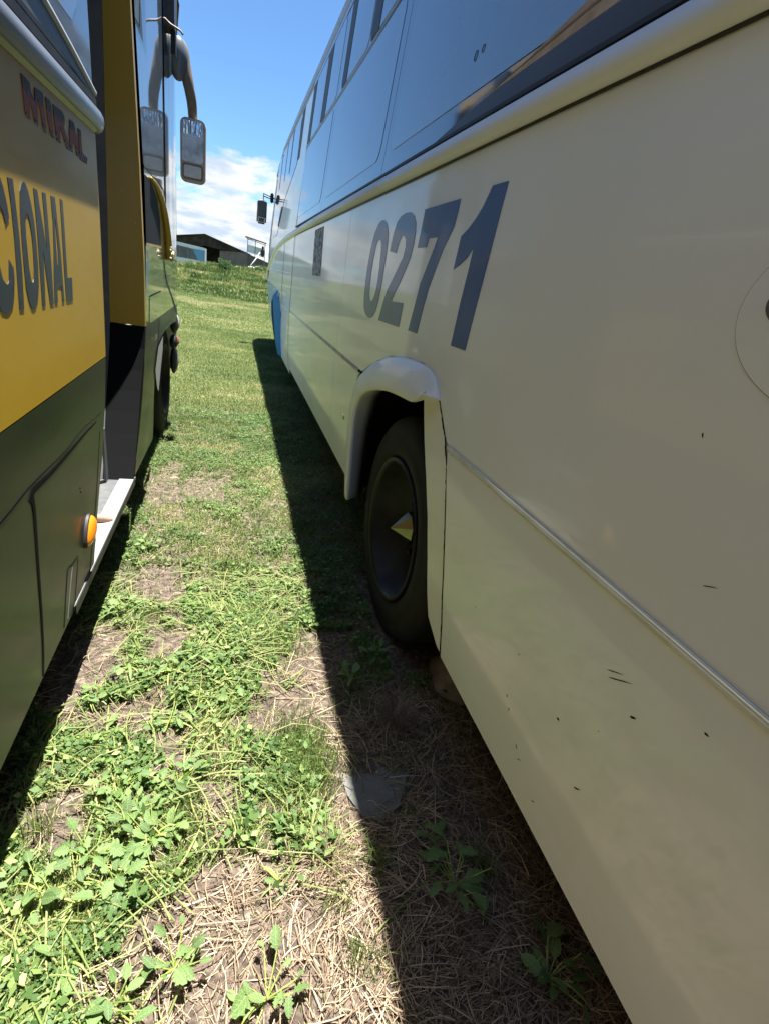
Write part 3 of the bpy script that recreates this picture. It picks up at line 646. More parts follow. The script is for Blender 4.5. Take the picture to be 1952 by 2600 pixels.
ROOFM = mat('roof_edge_paint', (0.30, 0.27, 0.22), 0.45, coat=0.3, noise=(5, 5, (0.18, 0.15, 0.11), 0.4, 0.7))
obj('roof', bm, ROOFM, RB, smooth=False)
strip_along('gutter', [(-3.0, 3.30), (10.6, 3.30), (11.4, 3.24), (11.9, 3.13)], [(0.01, -0.03), (-0.006, -0.02), (-0.010, 0.0), (-0.006, 0.012), (0.01, 0.02)], BROWN, RB, 0.757)
# -- front section
FZ = [0.30, 0.45, 0.6, 0.8, 1.0, 1.2, 1.4, 1.6, 1.8, 1.93, 2.2, 2.5, 2.72, 3.0, 3.26]
FY = [6.505, 7.2, 8.0, 8.8, 9.6, 10.4, 11.0, 11.5, 11.9, 12.15, 12.3]
def front_x(y, z):
    x = tilt(y, z) if z > 1.93 else low(y, z)
    k = max(0.0, min(1.0, (y - 8.8) / 2.5))
    if z < 1.2: x += k * 0.12 * ((1.2 - z) / 0.9) ** 1.1
    d = max(0.0, y - 11.2)
    x += 0.10 * d ** 2.2 + (0.25 * (y - 12.1) if y > 12.1 else 0)
    return x
loft('front_side', FY, FZ, front_x, CREAM, RB, th=0)
bm = bmesh.new()
v = [bm.verts.new((front_x(12.3, z), 12.3, z)) for z in FZ] + [bm.verts.new((3.0, 12.5, z)) for z in FZ[::-1]]
bm.faces.new(v); obj('front_wall', bm, CREAM, RB)
def fplate(name, pts, m, off=-0.004, th=0.003, parent=RB):
    bm = bmesh.new(); f = bm.faces.new([bm.verts.new((0, y, z)) for y, z in pts])
    for zc in FZ: bmesh.ops.bisect_plane(bm, geom=bm.verts[:] + bm.edges[:] + bm.faces[:], plane_co=(0, 0, zc), plane_no=(0, 0, 1))
    for yc in FY: bmesh.ops.bisect_plane(bm, geom=bm.verts[:] + bm.edges[:] + bm.faces[:], plane_co=(0, yc, 0), plane_no=(0, 1, 0))
    bmesh.ops.triangulate(bm, faces=bm.faces[:])
    for v in bm.verts: v.co.x = front_x(v.co.y, v.co.z) + off
    return obj(name, bm, m, parent)
# front quarter windows (slanted rear edge)
fplate('window', [(7.55, 2.69), (8.9, 2.42), (9.6, 1.98), (11.1, 1.98), (11.1, 3.2), (7.65, 3.2)], GLASS)
fplate('door_seam', [(6.60, 0.34), (6.625, 0.34), (6.625, 1.845), (6.60, 1.845)], GAP)
fplate('door_seam', [(7.9, 0.9), (7.93, 0.9), (7.93, 1.80), (7.9, 1.80)], GAP)
fplate('windscreen_post', [(11.15, 1.30), (11.35, 1.25), (11.5, 3.1), (11.25, 3.15)], BLACK, off=-0.012)
fplate('windscreen_post', [(11.5, 1.35), (11.62, 1.3), (11.75, 3.0), (11.62, 3.05)], STEEL, off=-0.010)
fplate('trim_strip', [(6.7, 1.44), (11.0, 1.46), (11.0, 1.475), (6.7, 1.455)], RAILW, off=-0.008)
fplate('trim_strip', [(6.0 + 0.6, 1.018), (8.0, 1.015), (8.0, 1.03), (6.6, 1.033)], RAILW, off=-0.008)
fplate('front_skirt', [(8.2, 0.32), (11.9, 0.32), (11.9, 1.22), (11.0, 1.24), (8.2, 1.16)], BLUE)
fplate('wheel_opening', [(9.2, 0.30), (10.3, 0.30), (10.28, 0.7), (10.1, 0.92), (9.75, 1.0), (9.4, 0.92), (9.22, 0.7)], GAP, off=-0.008)
# open blue flap, its edge turned to the camera
bm = bmesh.new()
pf = [(0.530, 1.137), (0.622, 1.140), (0.650, 0.93), (0.672, 0.70), (0.700, 0.492), (0.737, 0.290), (0.650, 0.340), (0.605, 0.55), (0.575, 0.752), (0.550, 0.95)]
a = [bm.verts.new((x, 7.80, z)) for x, z in pf]; b2 = [bm.verts.new((x + 0.01, 7.84, z)) for x, z in pf]
bm.faces.new(a); bm.faces.new(b2[::-1])
for i in range(len(pf)): j = (i + 1) % len(pf); bm.faces.new((a[i], b2[i], b2[j], a[j]))
flap = obj('open_flap', bm, BLUE, RB); flap['label'] = 'bright blue flap standing open'
tubeo('flap_catch', [(0.60, 7.78, 1.135), (0.60, 7.76, 1.15)], 0.02, LENS, RB)
tubeo('flap_hinge', [(0.58, 7.82, 1.14), (0.60, 7.85, 1.20)], [0.03, 0.012], BLUE, RB)
# far side mirror of this bus
mr = bpy.data.objects.new('mirror', None); COL.objects.link(mr); mr.parent = RB; mr.matrix_parent_inverse = Matrix.Translation(-Vector(RB.location))
bm = bmesh.new(); box(bm, 0.385, 0.565, 11.28, 11.40, 2.215, 2.615, bev=0.03); obj('mirror_housing', bm, MHOUS, mr, True)
plate('mirror_glass', [(0.405, 2.345), (0.545, 2.345), (0.545, 2.595), (0.405, 2.595)], 11.276, 0.003, FARGL, mr, axis='Y')
plate('small_mirror_frame', [(0.405, 2.235), (0.545, 2.235), (0.545, 2.325), (0.405, 2.325)], 11.276, 0.003, LENS, mr, axis='Y')
plate('small_mirror', [(0.428, 2.245), (0.522, 2.245), (0.522, 2.308), (0.428, 2.308)], 11.273, 0.002, BLACKG, mr, axis='Y')
tubeo('mirror_arm', [(0.49, 11.33, 2.60), (0.49, 11.33, 2.72), (0.62, 11.36, 2.70), (0.70, 11.4, 2.68)], 0.012, BLACK, mr)
tubeo('mirror_arm', [(0.49, 11.33, 2.68), (0.62, 11.36, 2.665), (0.69, 11.4, 2.62)], 0.009, BLACK, mr)
bm = bmesh.new(); box(bm, 0.62, 0.68, 11.33, 11.42, 2.60, 2.76, bev=0.015); obj('arm_bracket', bm, BLACK, mr)
# floor and inside closed off so that it is dark under the bus
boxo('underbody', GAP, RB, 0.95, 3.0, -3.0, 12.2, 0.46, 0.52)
boxo('chassis_shade_block', GAP, RB, 1.08, 2.9, -3.0, 11.8, 0.10, 0.44)  # solid mass added to stop light coming through beneath the bus
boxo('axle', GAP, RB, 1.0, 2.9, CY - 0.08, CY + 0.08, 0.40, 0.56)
# interior lining behind windows
boxo('inner_lining', BLACK, RB, 0.80, 0.84, -1.5, 11.0, 1.90, 3.25)
# chips and scratches on the near skirt: individual marks
for (y, z, l, a_, w_) in ((0.52, 0.90, 0.028, -0.55, 0.0011), (0.535, 0.905, 0.020, -0.5, 0.0009), (0.47, 0.865, 0.007, -0.5, 0.0022), (0.62, 0.70, 0.004, 0.3, 0.003), (0.78, 0.56, 0.004, 1.2, 0.0022), (0.80, 0.585, 0.004, 1.3, 0.002),
                        (0.45, 1.14, 0.012, -0.4, 0.0007), (0.52, 0.62, 0.010, -0.6, 0.0014), (0.36, 0.95, 0.004, 0, 0.0017), (0.72, 0.50, 0.006, 1.0, 0.0014), (0.70, 0.48, 0.008, -0.6, 0.001), (0.56, 1.33, 0.004, 1.2, 0.0012), (0.62, 0.44, 0.006, -0.6, 0.0014)):
    ca, sa = math.cos(a_), math.sin(a_)
    pts = [(y + ca * u - sa * v_, z + sa * u + ca * v_) for u, v_ in ((-l, 0), (-l * .3, w_), (l * .8, w_ * .8), (l, 0), (l * .5, -w_), (-l * .4, -w_ * .5))]
    plate('paint_chip', pts, lambda yy, zz_: low(yy, zz_) - 0.0006, 0.001, GAP, RB)

# ================================================================== LEFT BUS (yellow)
LB = empty('bus', (-0.46, 3.0, 0.0))
tag(LB, 'yellow bus with dark green skirt, lettering and open front door', 'bus')
LT = [(0.24, -0.507), (0.35, -0.494), (0.46, -0.483), (0.65, -0.472), (0.85, -0.464), (1.05, -0.460)]
def lx(y, z): return -0.460 - 0.012 * max(0.0, 1.0 - z) ** 2
LZC = (0.30, 0.35, 0.40, 0.46, 0.5, 0.55, 0.6, 0.65, 0.7, 0.75, 0.8, 0.85, 0.9, 0.95)
def lplate(name, pts, m, off=0.0, th=-0.012, parent=LB, fx=lx, zc=LZC):
    return lowpoly_panel(name, pts, m, parent, fx=lambda y, z: fx(y, z) + off, th=th, zcuts=zc)
EDGE = [(1.815, 0.338), (1.875, 0.45), (1.950, 0.565), (2.045, 0.70), (2.140, 0.88), (2.20, 1.045)]
plate('side_panel', [(-6.0, 1.049), (2.202, 1.049), (2.222, 1.20), (2.250, 1.50), (2.262, 1.782), (-6.0, 1.782)], -0.46, -0.02, YELLOW, LB)
lplate('skirt_panel', [(-6.0, 0.338)] + EDGE + [(-6.0, 1.045)], DARKG)
# door edge return of the near body part (dark)

# grooves round the service flap
def groove(name, line, wd, m=GAP, off=0.0012, fx=lx):
    """ribbon following a line on the skirt"""
    bm = bmesh.new(); rows = []
    L = smooth_line(line, 4)
    for i, p in enumerate(L):
        a = L[max(i - 1, 0)]; c = L[min(i + 1, len(L) - 1)]; d = (c - a).normalized(); nn = Vector((-d.y, d.x))
        w_ = wd(i / (len(L) - 1)) if callable(wd) else wd
        row = []
        for s, o in ((-1, 0.0), (-0.9, off), (0.9, off), (1, 0.0)):
            y, z = p + nn * s * w_; row.append(bm.verts.new((fx(y, z) + o, y, z)))
        rows.append(row)
    for a, b2 in zip(rows, rows[1:]):
        for i in range(3): bm.faces.new((a[i], a[i + 1], b2[i + 1], b2[i]))
    return obj(name, bm, m, LB)
groove('panel_crease', [(0.6, 0.862), (1.127, 0.869), (1.312, 0.877), (1.6, 0.868), (1.783, 0.876), (2.05, 0.866)], lambda t_: 0.0035 * (1 - t_) + 0.0008)
groove('flap_gasket', [(1.300, 0.838), (1.32, 0.855), (1.35, 0.858), (1.475, 0.852), (1.645, 0.852), (1.856, 0.854), (1.987, 0.850)], lambda t_: 0.011 * (1 - t_) + 0.003)
groove('flap_gasket', [(1.318, 0.850), (1.318, 0.80), (1.300, 0.68), (1.282, 0.54), (1.262, 0.42), (1.24, 0.342)], lambda t_: 0.011 * (1 - t_ * 0.6), off=0.0018)
groove('flap_gap', [(2.03, 0.80), (1.965, 0.676), (1.895, 0.554), (1.816, 0.44), (1.755, 0.345)], lambda t_: 0.0008 + 0.004 * t_)
groove('small_flap_gap', [(1.634, 0.492), (1.56, 0.502), (1.530, 0.510), (1.510, 0.49), (1.437, 0.352)], 0.0028)
groove('small_flap_gap', [(1.634, 0.482), (1.575, 0.38), (1.557, 0.358), (1.50, 0.350)], 0.0014)
groove('small_flap_gap', [(1.570, 0.490), (1.54, 0.45), (1.480, 0.355)], 0.0018, m=GREYRUB)
for (y, z) in ((1.72, 0.70), (1.725, 0.685)): tubeo('rivet', [(lx(y, z) - 0.002, y, z), (lx(y, z) + 0.002, y, z)], 0.003, GAP, LB)
# amber side lamp standing proud
bm = bmesh.new(); n = 20; rings = []
ly, lz, lX = 1.748, 0.528, lx(0, 0.5)
def oval(s, x, n=20, sh=0.0):
    return [bm.verts.new((x, ly + sh + 0.029 * s * math.cos(2 * math.pi * i / n) + 0.028 * s * math.sin(2 * math.pi * i / n), lz + 0.046 * s * math.sin(2 * math.pi * i / n))) for i in range(n)]
rings = [oval(1.0, lX + 0.012), oval(0.90, lX + 0.020, sh=.004), oval(0.62, lX + 0.027, sh=.014), oval(0.25, lX + 0.030, sh=.022), oval(0.08, lX + 0.0305, sh=.024)]
for a, b2 in zip(rings, rings[1:]):
    for i in range(n): bm.faces.new((a[i], a[(i + 1) % n], b2[(i + 1) % n], b2[i]))
bm.faces.new(rings[-1]); sl = obj('side_lamp', bm, AMBER, LB, True)
bm = bmesh.new(); rings = [oval(1.1, lX - 0.002), oval(1.1, lX + 0.007), oval(1.05, lX + 0.013), oval(1.0, lX + 0.0125)]
for a, b2 in zip(rings, rings[1:]):
    for i in range(n): bm.faces.new((a[i], a[(i + 1) % n], b2[(i + 1) % n], b2[i]))
lb_ = obj('lamp_base', bm, BLACK, sl, True); lb_.matrix_parent_inverse = Matrix()
# belt rail: big half-round grey moulding
arc = [(-0.002, -0.006)] + [(0.030 * math.sin(math.pi * k / 8), 0.036 - 0.038 * math.cos(math.pi * k / 8)) for k in range(9)] + [(-0.002, 0.078)]
strip_along('belt_rail', [(-6.0, 1.776), (2.15, 1.774), (2.24, 1.773), (2.272, 1.772)], arc, RAILG, LB, -0.462)
plate('window_rubber', [(-6.0, 1.852), (2.265, 1.850), (2.268, 1.868), (-6.0, 1.876)], -0.452, -0.03, BLACK, LB)
plate('window_frame', [(-6.0, 1.877), (2.268, 1.869), (2.278, 1.885), (2.03, 1.922), (1.785, 1.952), (1.5, 1.975), (0.8, 2.0), (-6.0, 2.02)], -0.458, -0.03, GREYRUB, LB)
strip_along('window_frame_bead', [tuple(v) for v in smooth_line([(-6.0, 2.025), (0.8, 2.003), (1.5, 1.977), (1.785, 1.953), (2.03, 1.923), (2.278, 1.884)], 4)], [(-0.006, -0.010), (0.005, -0.006), (0.006, 0.004), (-0.006, 0.010)], mat('pale_bead', (0.36, 0.37, 0.36), 0.35), LB, -0.457)
plate('window_clip', [(1.2, 1.883), (1.9, 1.878), (2.18, 1.874), (1.9, 1.89), (1.2, 1.895)], -0.4565, -0.002, BLACK, LB)
plate('window_glass', [(-6.0, 2.02), (0.8, 2.0), (1.5, 1.972), (1.785, 1.948), (2.03, 1.918), (2.270, 1.882), (2.285, 3.2), (-6.0, 3.2)], -0.462, -0.02, FRIT, LB)
plate('window_glass', [(0.5, 2.06), (1.2, 2.04), (1.85, 1.995), (2.06, 2.00), (2.13, 2.06), (2.16, 2.2), (2.17, 3.1), (0.5, 3.1)], -0.4605, -0.001, GLASS, LB)
# lettering
LET = dict(
 C=([(1.376, 1.532), (1.385, 1.518), (1.395, 1.485), (1.396, 1.461), (1.372, 1.448), (1.371, 1.459), (1.365, 1.474), (1.357, 1.481), (1.328, 1.461), (1.31, 1.422), (1.311, 1.377), (1.32, 1.343), (1.333, 1.334), (1.343, 1.333), (1.351, 1.34), (1.366, 1.381), (1.386, 1.365), (1.383, 1.342), (1.371, 1.313), (1.352, 1.288), (1.33, 1.278), (1.316, 1.276), (1.290, 1.282), (1.266, 1.331), (1.262, 1.396), (1.272, 1.470), (1.300, 1.52), (1.34, 1.540)], None),
 I=([(1.415, 1.538), (1.445, 1.539), (1.445, 1.49), (1.443, 1.428), (1.434, 1.355), (1.418, 1.277), (1.389, 1.278), (1.401, 1.349), (1.413, 1.427), (1.418, 1.495)], None),
 O=([(1.505, 1.542), (1.519, 1.54), (1.534, 1.525), (1.545, 1.498), (1.552, 1.463), (1.551, 1.417), (1.546, 1.37), (1.534, 1.322), (1.516, 1.293), (1.495, 1.276), (1.479, 1.272), (1.466, 1.277), (1.454, 1.297), (1.447, 1.325), (1.45, 1.37), (1.455, 1.414), (1.462, 1.457), (1.472, 1.497), (1.48, 1.52), (1.493, 1.535)],
    [(1.507, 1.479), (1.516, 1.475), (1.523, 1.456), (1.526, 1.431), (1.522, 1.401), (1.515, 1.362), (1.505, 1.339), (1.495, 1.331), (1.487, 1.336), (1.482, 1.362), (1.484, 1.4), (1.486, 1.43), (1.492, 1.459), (1.5, 1.475)]),
 N=([(1.572, 1.536), (1.598, 1.535), (1.605, 1.497), (1.613, 1.462), (1.626, 1.403), (1.632, 1.471), (1.635, 1.534), (1.66, 1.535), (1.66, 1.501), (1.655, 1.437), (1.649, 1.369), (1.637, 1.274), (1.609, 1.275), (1.602, 1.336), (1.596, 1.405), (1.569, 1.275), (1.545, 1.275), (1.553, 1.337), (1.566, 1.433), (1.571, 1.494)], None),
 A=([(1.701, 1.533), (1.735, 1.533), (1.738, 1.486), (1.742, 1.405), (1.735, 1.274), (1.714, 1.274), (1.719, 1.313), (1.712, 1.316), (1.687, 1.317), (1.68, 1.313), (1.673, 1.275), (1.646, 1.275), (1.665, 1.352), (1.683, 1.404), (1.699, 1.472)],
    [(1.718, 1.486), (1.721, 1.465), (1.721, 1.408), (1.712, 1.371), (1.701, 1.371), (1.706, 1.422), (1.712, 1.464)]),
 L=([(1.782, 1.534), (1.804, 1.532), (1.801, 1.478), (1.793, 1.406), (1.786, 1.336), (1.833, 1.335), (1.82, 1.273), (1.754, 1.274), (1.763, 1.369), (1.774, 1.459)], None))
for ch, (o_, h_) in LET.items():
    plate('letter', o_, -0.4588, -0.0011, NAVY, LB, holes=[h_] if h_ else [])
MIR = [[(1.571, 1.753), (1.621, 1.75), (1.623, 1.733), (1.645, 1.719), (1.657, 1.749), (1.713, 1.752), (1.712, 1.73), (1.714, 1.67), (1.693, 1.67), (1.683, 1.712), (1.668, 1.73), (1.652, 1.672), (1.635, 1.676), (1.612, 1.714), (1.611, 1.728), (1.6, 1.675), (1.578, 1.676), (1.571, 1.687)],
       [(1.734, 1.749), (1.768, 1.749), (1.773, 1.728), (1.772, 1.67), (1.748, 1.671), (1.736, 1.705)],
       [(1.791, 1.747), (1.871, 1.749), (1.891, 1.741), (1.888, 1.723), (1.875, 1.715), (1.895, 1.700), (1.930, 1.668), (1.890, 1.666), (1.860, 1.694), (1.838, 1.710), (1.832, 1.669), (1.8, 1.671), (1.792, 1.717)],
       [(1.948, 1.746), (1.984, 1.747), (2.008, 1.718), (2.025, 1.668), (1.995, 1.667), (1.982, 1.691), (1.955, 1.692), (1.950, 1.668), (1.926, 1.668), (1.930, 1.714)],
       [(2.030, 1.742), (2.062, 1.742), (2.058, 1.708), (2.062, 1.684), (2.120, 1.680), (2.112, 1.662), (2.030, 1.662), (2.028, 1.7)]]
for p in MIR: plate('letter', p, -0.4580, -0.0019, DECO, LB)
# -- door recess, step and far jamb
def jy(z): return 3.05 if z > 1.07 else 3.05 - 0.385 * ((1.07 - z) / 0.72) ** 1.4
boxo('step', MATG, LB, -0.66, -0.462, 1.55, 2.72, 0.330, 0.345)
boxo('step_nosing', ALU, LB, -0.530, -0.4635, 1.55, 2.70, 0.3455, 0.3510)
boxo('step_edge', BLACK, LB, -0.4630, -0.4590, 1.55, 2.68, 0.318, 0.3520)
boxo('step_riser', MATG, LB, -1.2, -0.66, 1.55, 2.72, 0.16, 0.60)
tb = [(-0.555, 2.17, 0.353), (-0.535, 2.172, 0.364), (-0.508, 2.176, 0.364), (-0.485, 2.18, 0.356), (-0.470, 2.184, 0.3525)]
tubeo('door_stop', tb, [0.010, 0.021, 0.020, 0.013, 0.004], mat('door_stop_tan', (0.34, 0.22, 0.15), 0.5), LB, n=12)
def jamb(name, rows_, m, back=0.04):
    """rows_: (z, x inner, x outer)"""
    bm = bmesh.new(); R_ = []
    for z, xa, xb in rows_:
        y = jy(z); R_.append([bm.verts.new(p) for p in ((xa, y + back, z), (xa, y, z), (xb, y, z), (xb, y + back, z))])
    for a, b2 in zip(R_, R_[1:]):
        for i in range(3): bm.faces.new((a[i], a[i + 1], b2[i + 1], b2[i]))
    return obj(name, bm, m, LB)
jamb('door_jamb', [(1.0725, -0.606, -0.440), (1.4, -0.596, -0.436), (1.8, -0.582, -0.442), (2.36, -0.563, -0.455), (3.2, -0.545, -0.470)], YELLOW)
LOWZ = [(0.346, -0.606, -0.464), (0.45, -0.610, -0.462), (0.55, -0.613, -0.460), (0.65, -0.615, -0.458), (0.75, -0.616, -0.455), (0.85, -0.614, -0.450), (0.96, -0.610, -0.445), (1.0705, -0.606, -0.440)]
jamb('door_jamb', LOWZ, mat('dull_black_jamb', (0.006, 0.0062, 0.0065), 0.8, spec=0.08))
jamb('jamb_rubber', [(z, -0.72, xa - 0.001) for z, xa, xb in LOWZ] + [(1.4, -0.72, -0.597), (1.8, -0.72, -0.583), (2.36, -0.72, -0.564), (3.2, -0.72, -0.546)], GREYRUB)
jamb('jamb_inner', [(z, -1.4, -0.721) for z, xa, xb in LOWZ] + [(3.2, -1.4, -0.721)], BLACK)
boxo('jamb_rib', GREYRUB, LB, -0.590, -0.580, 2.62, 2.665, 0.346, 0.62)
boxo('inner_wall', BLACK, LB, -1.42, -1.40, 1.6, 3.05, 0.35, 3.2)
boxo('door_header', BLACK, LB, -1.4, -0.47, 1.95, 3.1, 2.95, 3.2)
# -- front side of the bus
FT = [(0.24, -0.480), (0.35, -0.466), (0.46, -0.461), (0.65, -0.457), (0.85, -0.453), (1.05, -0.450), (1.3, -0.448), (3.4, -0.448)]
def lfx(y, z):
    x = lerp_tab(FT, z)
    if y > 4.75: x -= 0.14 * ((y - 4.75) / 0.9) ** 2.0
    if z > 1.95 and y > 3.9: x -= 0.0 
    return x
LFZ = [0.25, 0.35, 0.46, 0.55, 0.65, 0.75, 0.85, 0.95, 1.05, 1.2, 1.39, 1.6, 1.8, 2.0, 2.3, 2.6, 2.9, 3.2]
LFY = [2.8, 3.0, 3.12, 3.5, 4.0, 4.5, 4.75, 4.95, 5.1, 5.25, 5.4, 5.55]
def ffp(name, pts, m, off=0.0, th=0.006):
    bm = bmesh.new(); f = bm.faces.new([bm.verts.new((0, y, z)) for y, z in pts])
    for zc in LFZ: bmesh.ops.bisect_plane(bm, geom=bm.verts[:] + bm.edges[:] + bm.faces[:], plane_co=(0, 0, zc), plane_no=(0, 0, 1))
    for yc in LFY: bmesh.ops.bisect_plane(bm, geom=bm.verts[:] + bm.edges[:] + bm.faces[:], plane_co=(0, yc, 0), plane_no=(0, 1, 0))
    bmesh.ops.triangulate(bm, faces=bm.faces[:])
    for v in bm.verts: v.co.x = lfx(v.co.y, v.co.z) + off
    return obj(name, bm, m, LB, smooth=True)
# arch hole in the lower front: panel goes round it
ffp('front_panel', [(2.665, 0.352), (3.40, 0.335), (3.42, 0.52), (3.48, 0.72), (3.62, 0.89), (3.85, 0.93), (4.3, 0.95), (4.8, 0.93), (5.10, 0.84), (5.25, 0.70), (5.30, 0.55), (5.45, 0.52), (5.5, 1.06), (3.125, 1.06), (3.063, 0.844), (2.965, 0.68), (2.862, 0.541)], DARKG)
ffp('front_panel', [(3.125, 1.0605), (5.5, 1.0605), (5.5, 1.395), (3.21, 1.395)], OLIVE)
ffp('front_panel', [(3.092, 1.3955), (4.42, 1.3955), (4.42, 1.52), (4.24, 1.72), (4.05, 1.80), (3.28, 1.815), (3.24, 1.815), (3.262, 1.64), (3.211, 1.3955)], OLIVE)
ffp('intake_shade', [(3.23, 1.475), (3.84, 1.475), (3.84, 1.62), (3.70, 1.73), (3.45, 1.785), (3.23, 1.785)], mat('dull_dark_blue', (0.02, 0.024, 0.034), 0.7, spec=0.15), off=0.002)  # flat dark plate, the shade of the intake recess is in its colour
ffp('yellow_line', [(3.22, 1.463), (3.86, 1.463), (3.86, 1.474), (3.22, 1.474)], YELLOW, off=0.004)
# yellow moulding, curved horn shape, worn tip
ml = smooth_line([(3.43, 1.792), (3.62, 1.785), (3.80, 1.745), (3.96, 1.68), (4.07, 1.58), (4.12, 1.48), (4.13, 1.40)], 4)
bm = bmesh.new(); rr_ = []
for i, p in enumerate(ml):
    t_ = i / (len(ml) - 1); r_ = 0.010 + 0.022 * t_
    rr_.append((lfx(p[0], p[1]) + 0.008 + 0.012 * t_, p[0], p[1]))
tube(bm, rr_, [0.008 + 0.020 * i / (len(ml) - 1) for i in range(len(ml))], 10); obj('yellow_moulding', bm, YELLOW, LB, True)
bm = bmesh.new()
for k in range(14):
    bmesh.ops.create_icosphere(bm, subdivisions=1, radius=random.uniform(0.007, 0.015), matrix=Matrix.Translation((lfx(4.13, 1.42) + 0.036 + random.uniform(-.008, .008), 4.10 + random.uniform(-.04, .05), 1.40 + k * 0.006)))
obj('peeling_tip', bm, mat('peeled_cream', (0.6, 0.55, 0.38), 0.8, bump=(80, 0.5, 0.01)), LB)
# big side glass running into the windscreen
ffp('side_glass', [(3.237, 1.83), (3.28, 1.822), (4.05, 1.812), (4.14, 1.79), (4.14, 3.2), (3.10, 3.2), (3.12, 2.4)], GLASS, off=-0.002)
ffp('windscreen_post', [(4.15, 1.40), (4.36, 1.40), (4.36, 3.2), (4.15, 3.2)], BLACKG, off=0.004)
ffp('white_post', [(4.37, 1.40), (4.85, 1.40), (4.85, 2.05), (4.37, 2.05)], mat('sky_white_post', (0.66, 0.68, 0.70), 0.25, coat=0.8), off=0.002)
ffp('windscreen', [(4.37, 2.051), (5.22, 2.051), (5.22, 3.2), (4.37, 3.2)], GLASS, off=0.0)
ffp('front_pillar', [(4.86, 1.40), (5.5, 1.40), (5.5, 2.05), (4.86, 2.05)], MHOUS, off=0.0)
ffp('front_pillar', [(5.23, 2.051), (5.5, 2.051), (5.5, 3.2), (5.23, 3.2)], MHOUS, off=0.0)
plate('front_wall', [(-0.55, 0.4), (-0.55, 3.2), (-2.9, 3.2), (-2.9, 0.4)], 5.5, 0.05, OLIVE, LB, axis='Y')
# cable/gasket curve, hatch lines
def fgroove(name, line, wd, m=GAP):
    bm = bmesh.new(); rows = []; L = smooth_line(line, 5)
    for i, p in enumerate(L):
        a = L[max(i - 1, 0)]; c = L[min(i + 1, len(L) - 1)]; d = (c - a).normalized(); nn = Vector((-d.y, d.x)); w_ = wd(i / (len(L) - 1)) if callable(wd) else wd
        rows.append([bm.verts.new((lfx(*(p + nn * s * w_)) + o, *(p + nn * s * w_))) for s, o in ((-1, 0.0005), (-0.8, 0.002), (0.8, 0.002), (1, 0.0005))])
    for a, b2 in zip(rows, rows[1:]):
        for i in range(3): bm.faces.new((a[i], a[i + 1], b2[i + 1], b2[i]))
    return obj(name, bm, m, LB)
fgroove('gasket_curve', [(3.998, 1.39), (4.121, 1.271), (4.427, 1.158), (4.80, 1.02), (5.0, 0.985), (5.1, 0.98)], lambda t_: 0.012 + 0.010 * t_, BLACK)
fgroove('hatch_gap', [(3.305, 1.205), (3.5, 1.208), (3.80, 1.210)], 0.004)
fgroove('hatch_gap', [(3.300, 1.20), (3.285, 1.12), (3.276, 1.065)], 0.004)
fgroove('hatch_gap', [(3.711, 1.045), (3.68, 0.98), (3.63, 0.90)], 0.004)
ffp('latch', [(3.42, 0.95), (3.52, 0.95), (3.52, 0.985), (3.42, 0.985)], ALU, off=0.012)
# wheel arch liner and lip
lr = [(3.40, 0.335), (3.42, 0.52), (3.48, 0.72), (3.62, 0.89), (3.85, 0.93), (4.3, 0.95), (4.8, 0.93), (5.10, 0.84), (5.25, 0.70), (5.30, 0.55)]
ffp('arch_trim', [(3.47, 0.770), (3.62, 0.889), (3.86, 0.925), (3.84, 0.84), (3.72, 0.72), (3.62, 0.60), (3.55, 0.64), (3.49, 0.72)], mat('pale_arch_trim', (0.36, 0.36, 0.35), 0.5), off=0.006)
bm = bmesh.new(); rows = []
for p in smooth_line(lr, 3):
    x = lfx(p[0], p[1]); rows.append([bm.verts.new((x - d, p[0], p[1] + (0.0))) for d in (0.001, 0.03, 0.15, 0.30)])
for a, b2 in zip(rows, rows[1:]):
    for i in range(3): bm.faces.new((a[i], a[i + 1], b2[i + 1], b2[i]))
obj('arch_liner', bm, mat('grey_liner', (0.42, 0.42, 0.41), 0.5, noise=(9, 5, (0.25, 0.24, 0.22), 0.4, 0.7)), LB, True)
plate('arch_back', [(3.3, 0.25), (5.4, 0.25), (5.4, 1.05), (3.3, 1.05)], -0.86, -0.02, GAP, LB)
wl = bpy.data.objects.new('wheel', None); COL.objects.link(wl); wl.parent = LB; wl.matrix_parent_inverse = Matrix.Translation(-Vector(LB.location))
wheel_parts(wl, -0.535, 4.74, 0.45, 0.92, sgn=-1)
# lamps at the front corner
def corner_lamp(name, y, z, ry, rz, rx, m):
    bm = bmesh.new(); bmesh.ops.create_uvsphere(bm, u_segments=16, v_segments=10, radius=1, matrix=Matrix.Translation((lfx(y, z) - 0.012, y, z)) @ Matrix.Diagonal((rx, ry, rz, 1)))
    o = obj(name, bm, m, LB, True)
    bm = bmesh.new(); bmesh.ops.create_uvsphere(bm, u_segments=16, v_segments=10, radius=1, matrix=Matrix.Translation((lfx(y, z) - 0.017, y - 0.05, z)) @ Matrix.Diagonal((rx * .95, ry, rz * 1.15, 1)))
    b2 = obj('lamp_base', bm, BLACK, o, True); b2.matrix_parent_inverse = Matrix()
corner_lamp('headlight', 4.97, 0.900, 0.10, 0.072, 0.036, LENS)
corner_lamp('turn_lamp', 4.90, 0.755, 0.07, 0.052, 0.036, REDL)
corner_lamp('fog_lamp', 4.93, 0.590, 0.07, 0.10, 0.030, STEEL)
